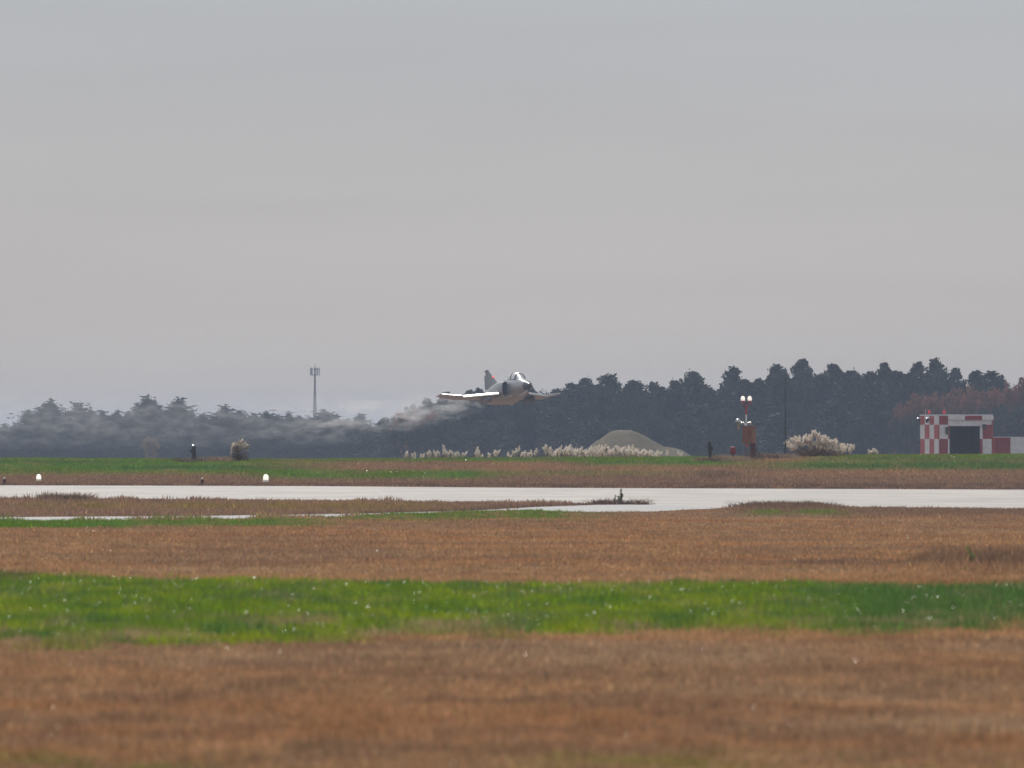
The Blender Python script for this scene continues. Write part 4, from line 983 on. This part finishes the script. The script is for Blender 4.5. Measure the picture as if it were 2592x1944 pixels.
for px in (128, 142, 158, 172, 188, 205, 218): weeds(px, float(ed(E_isl, px)) - 5, pr.uniform(0.25, 0.5), 'dry weeds on the grass island by the white edge light', 'weeds on the island', px % 4 == 0)
for px in np.linspace(1890, 2080, 15): weeds(px, float(ed(E_low, px)) - 4 + pr.uniform(-4, 2), pr.uniform(0.22, 0.42), 'brown weeds along the near pavement edge across from the big pampas bush', 'weeds on the pavement edge', pr.random() < 0.6, 1.3)
for i in range(26):
    px = pr.uniform(2335, 2700); weeds(px, 372 + pr.uniform(-9, 7), pr.uniform(0.16, 0.36), 'dark reddish brown weed in the patch on the mown dry field', 'weeds of the dark patch', pr.random() < 0.45, 0.45)

def leafy_weed(px, d, h, m, label, seed, stems=4):
    r = random.Random(seed); o = empty('leafy_weed', gpt(px, d)); cs, rs = [], []
    st = MB()
    for i in range(stems):
        a = r.uniform(0, 6.28); q = h * 0.22 * r.random(); hh = h * (1.0 if i == 0 else r.uniform(0.5, 0.8)); x, y = math.cos(a) * q, math.sin(a) * q
        st.tube([(x * 0.2, y * 0.2, -0.03), (x * 0.7, y * 0.7, hh * 0.5), (x, y, hh)], [h * 0.012, h * 0.010, h * 0.005], 5)
        for t in (0.4, 0.55, 0.7, 0.85, 0.97): cs.append((x * t, y * t, hh * t)); rs.append(h * 0.085)
    st.build('stem', m, o); V, F = leaf_cloud(cs, rs, 14, h * 0.055, seed); put('leaves', fast_mesh('leaves', V, F), m, o)
    tag(o, label, 'weed')
leafy_weed(1571, float(ed(E_isl, 1571)) - 4, 0.72, M_weed_olive, 'tall leafy olive weed at the tip of the grass island', 31)
leafy_weed(1557, float(ed(E_isl, 1557)) - 4, 0.45, M_weed_olive, 'shorter olive weed next to the tall one on the island tip', 32, 3)
leafy_weed(2457, 371, 0.42, M_weed_green, 'bright green sprout in the dark weed patch on the dry field', 33, 3)

# ------------------------------------------------------------------ taxiway edge lights
def edge_light(px, py_base, wpx, hpx, label, rod):
    d = hit(px, py_base); o = empty('edge_light', gpt(px, d)); k = d / FPX; w = wpx * k / 2; h = hpx * k
    MB().lathe([(w * 0.85, -0.1), (w * 0.85, h * 0.16), (w * 0.6, h * 0.22)], (0, 0, 0), 16).build('base', M_maroon, o, True)
    b = MB().lathe([(w * 0.96, h * 0.2), (w, h * 0.24), (w * 0.92, h * 0.30), (w * 0.98, h * 0.36), (w * 0.94, h * 0.42)], (0, 0, 0), 18).build('body', M_lightbody, o, True)
    MB().lathe([(w * 0.93, h * 0.422), (w * 0.88, h * 0.76), (w * 0.62, h * 0.93), (w * 0.2, h * 0.995), (0.004, h)], (0, 0, 0), 18).build('lens', M_lampglow, o, True)
    for a in (0.4, 2.5, 4.6): MB().box((math.cos(a) * w * 1.0, math.sin(a) * w * 1.0, h * 0.3), (0.02, 0.02, h * 0.12), a).build('clip', M_steel, b)
    if rod: MB().tube([(0.01, 0, h * 0.98), (0.02, 0, h * 1.55)], 0.012, 6).build('rod', M_darkmetal, o, True)
    tag(o, label, 'edge light')
edge_light(98, 1222, 13.5, 22, 'white domed edge light with a thin rod on its top, on maroon base', True)
edge_light(673, 1225, 15, 25, 'plain white domed edge light on maroon base beyond the taxiway', False)
def stub(px, py_base, hpx, label):
    d = hit(px, py_base); o = empty('marker_stub', gpt(px, d)); k = d / FPX; h = hpx * k; w = 4 * k
    MB().lathe([(w * 0.8, -0.1), (w * 0.85, h * 0.3), (w * 1.15, h * 0.45), (w * 1.1, h * 0.72), (w * 0.5, h * 0.8)], (0, 0, 0), 12).build('body', M_maroon, o, True)
    MB().lathe([(w * 0.55, h * 0.79), (w * 0.6, h * 0.9), (w * 0.2, h)], (0, 0, 0), 12).build('cap', M_lightbody, o, True)
    tag(o, label, 'marker')
stub(11, 1228, 21, 'short maroon marker stub with white cap near the rod topped edge light')
stub(512, 1229, 21, 'short maroon marker stub with white cap near the plain edge light')

# ------------------------------------------------------------------ exhaust smoke behind the jet
def smoke():
    rings = []; ax = JMX @ Vector((1, 0, 0)); ax = Vector((ax.x, ax.y, 0)).normalized(); side = Vector((-ax.y, ax.x, 0))
    st = JLOC + JMX @ Vector((15.6 - 9.5, 0, -0.3 + 1.1))
    T = [(-1, 0.7, 0.6, 0.1), (10, 1.6, 1.3, -0.4), (30, 2.5, 2.1, -1.0), (60, 3.5, 3.0, -1.5), (110, 4.6, 3.8, -1.7), (180, 5.8, 4.3, -1.5), (300, 7.0, 4.6, -1.1), (430, 7.9, 4.8, -0.9)]
    mb = MB(); rr = []
    for t, hw, hh, dz in T:
        c = st + ax * t + Vector((0, 0, dz)); rr.append([c + side * (hw * math.cos(a)) + Vector((0, 0, hh * math.sin(a))) for a in [2 * math.pi * i / 16 for i in range(16)]])
    mb.loft(rr)
    for v in mb.bm.verts: v.co -= st
    me = mb.mesh('exhaust_smoke')
    m = bpy.data.materials.new('exhaust smoke'); m.use_nodes = True; nt = m.node_tree; N = nt.nodes; L = nt.links
    for n in list(N): N.remove(n)
    out = N.new('ShaderNodeOutputMaterial'); vol = N.new('ShaderNodeVolumePrincipled'); L.new(vol.outputs[0], out.inputs['Volume'])
    vol.inputs['Color'].default_value = (0.80, 0.82, 0.85, 1); vol.inputs['Anisotropy'].default_value = 0.2
    tcn = N.new('ShaderNodeTexCoord'); mp_ = N.new('ShaderNodeMapping'); L.new(tcn.outputs['Object'], mp_.inputs[0])
    mp_.vector_type = 'TEXTURE'; mp_.inputs['Rotation'].default_value = (0, 0, math.atan2(ax.y, ax.x)); mp_.inputs['Scale'].default_value = (9.0, 1.0, 0.85)
    n1 = N.new('ShaderNodeTexNoise'); n1.inputs['Scale'].default_value = 0.95; n1.inputs['Detail'].default_value = 4; n1.inputs['Roughness'].default_value = 0.62; n1.inputs['Distortion'].default_value = 0.9
    L.new(mp_.outputs[0], n1.inputs[0])
    rp = N.new('ShaderNodeMapRange'); rp.inputs['From Min'].default_value = 0.49; rp.inputs['From Max'].default_value = 0.72; rp.inputs['To Min'].default_value = 0.0; rp.inputs['To Max'].default_value = 0.20
    L.new(n1.outputs['Fac'], rp.inputs['Value'])
    sx = N.new('ShaderNodeSeparateXYZ'); L.new(mp_.outputs[0], sx.inputs[0])
    fd = N.new('ShaderNodeMapRange'); fd.inputs['From Min'].default_value = 3.0 / 9; fd.inputs['From Max'].default_value = 105.0 / 9; fd.inputs['To Min'].default_value = 1.0; fd.inputs['To Max'].default_value = 0.12
    L.new(sx.outputs['X'], fd.inputs['Value']); mu = N.new('ShaderNodeMath'); mu.operation = 'MULTIPLY'; L.new(rp.outputs[0], mu.inputs[0]); L.new(fd.outputs[0], mu.inputs[1])
    def mth(op, a, b=None):
        q = N.new('ShaderNodeMath'); q.operation = op
        for i_, v_ in enumerate((a, b)):
            if v_ is None: continue
            if isinstance(v_, (int, float)): q.inputs[i_].default_value = v_
            else: L.new(v_, q.inputs[i_])
        return q.outputs[0]
    tn = mth('DIVIDE', sx.outputs['X'], 430.0 / 9)
    def curve(vals, lo, hi):
        c_ = N.new('ShaderNodeFloatCurve'); pts = c_.mapping.curves[0].points
        while len(pts) < len(vals): pts.new(0.5, 0.5)
        for p_, (x_, y_) in zip(pts, vals): p_.location = (x_, (y_ - lo) / (hi - lo)); p_.handle_type = 'VECTOR'
        c_.mapping.update(); L.new(tn, c_.inputs['Value']); return mth('ADD', mth('MULTIPLY', c_.outputs[0], hi - lo), lo)
    TT = [(max(0, t) / 430.0, hw, hh, dz) for t, hw, hh, dz in T]
    zc = curve([(a_, d_) for a_, b_, c_, d_ in TT], -3, 1); hwn = curve([(a_, b_) for a_, b_, c_, d_ in TT], 0, 8); hhn = curve([(a_, c_) for a_, b_, c_, d_ in TT], 0, 8)
    u_ = mth('DIVIDE', mth('SUBTRACT', mth('MULTIPLY', sx.outputs['Z'], 0.85), zc), hhn); v_ = mth('DIVIDE', sx.outputs['Y'], hwn)
    rad = mth('SQRT', mth('ADD', mth('MULTIPLY', u_, u_), mth('MULTIPLY', v_, v_)))
    fo = N.new('ShaderNodeMapRange'); fo.interpolation_type = 'SMOOTHSTEP'; fo.inputs['From Min'].default_value = 0.25; fo.inputs['From Max'].default_value = 0.97; fo.inputs['To Min'].default_value = 1.35; fo.inputs['To Max'].default_value = 0.0
    L.new(rad, fo.inputs['Value']); L.new(mth('MULTIPLY', mu.outputs[0], fo.outputs[0]), vol.inputs['Density'])
    m.cycles.volume_step_rate = 0.03
    o = put('exhaust_smoke', me, m); o.location = st; tag(o, 'wispy grey exhaust smoke trailing low behind the jet', 'smoke', kind='stuff')
smoke()

# ------------------------------------------------------------------ haze
hb = MB(); hb.box((0, 13000, 13.5), (19000, 27600, 29.0))
HZ = hb.mesh('haze'); hm = bpy.data.materials.new('haze air'); hm.use_nodes = True; hn = hm.node_tree
for n in list(hn.nodes): hn.nodes.remove(n)
ho = hn.nodes.new('ShaderNodeOutputMaterial'); hv = hn.nodes.new('ShaderNodeVolumePrincipled'); hn.links.new(hv.outputs[0], ho.inputs['Volume'])
hv.inputs['Color'].default_value = (0.58, 0.73, 1.0, 1); hv.inputs['Density'].default_value = 0.92e-4
tag(put('haze', HZ, hm), 'thin blue grey air haze over the airfield', 'haze', kind='stuff')
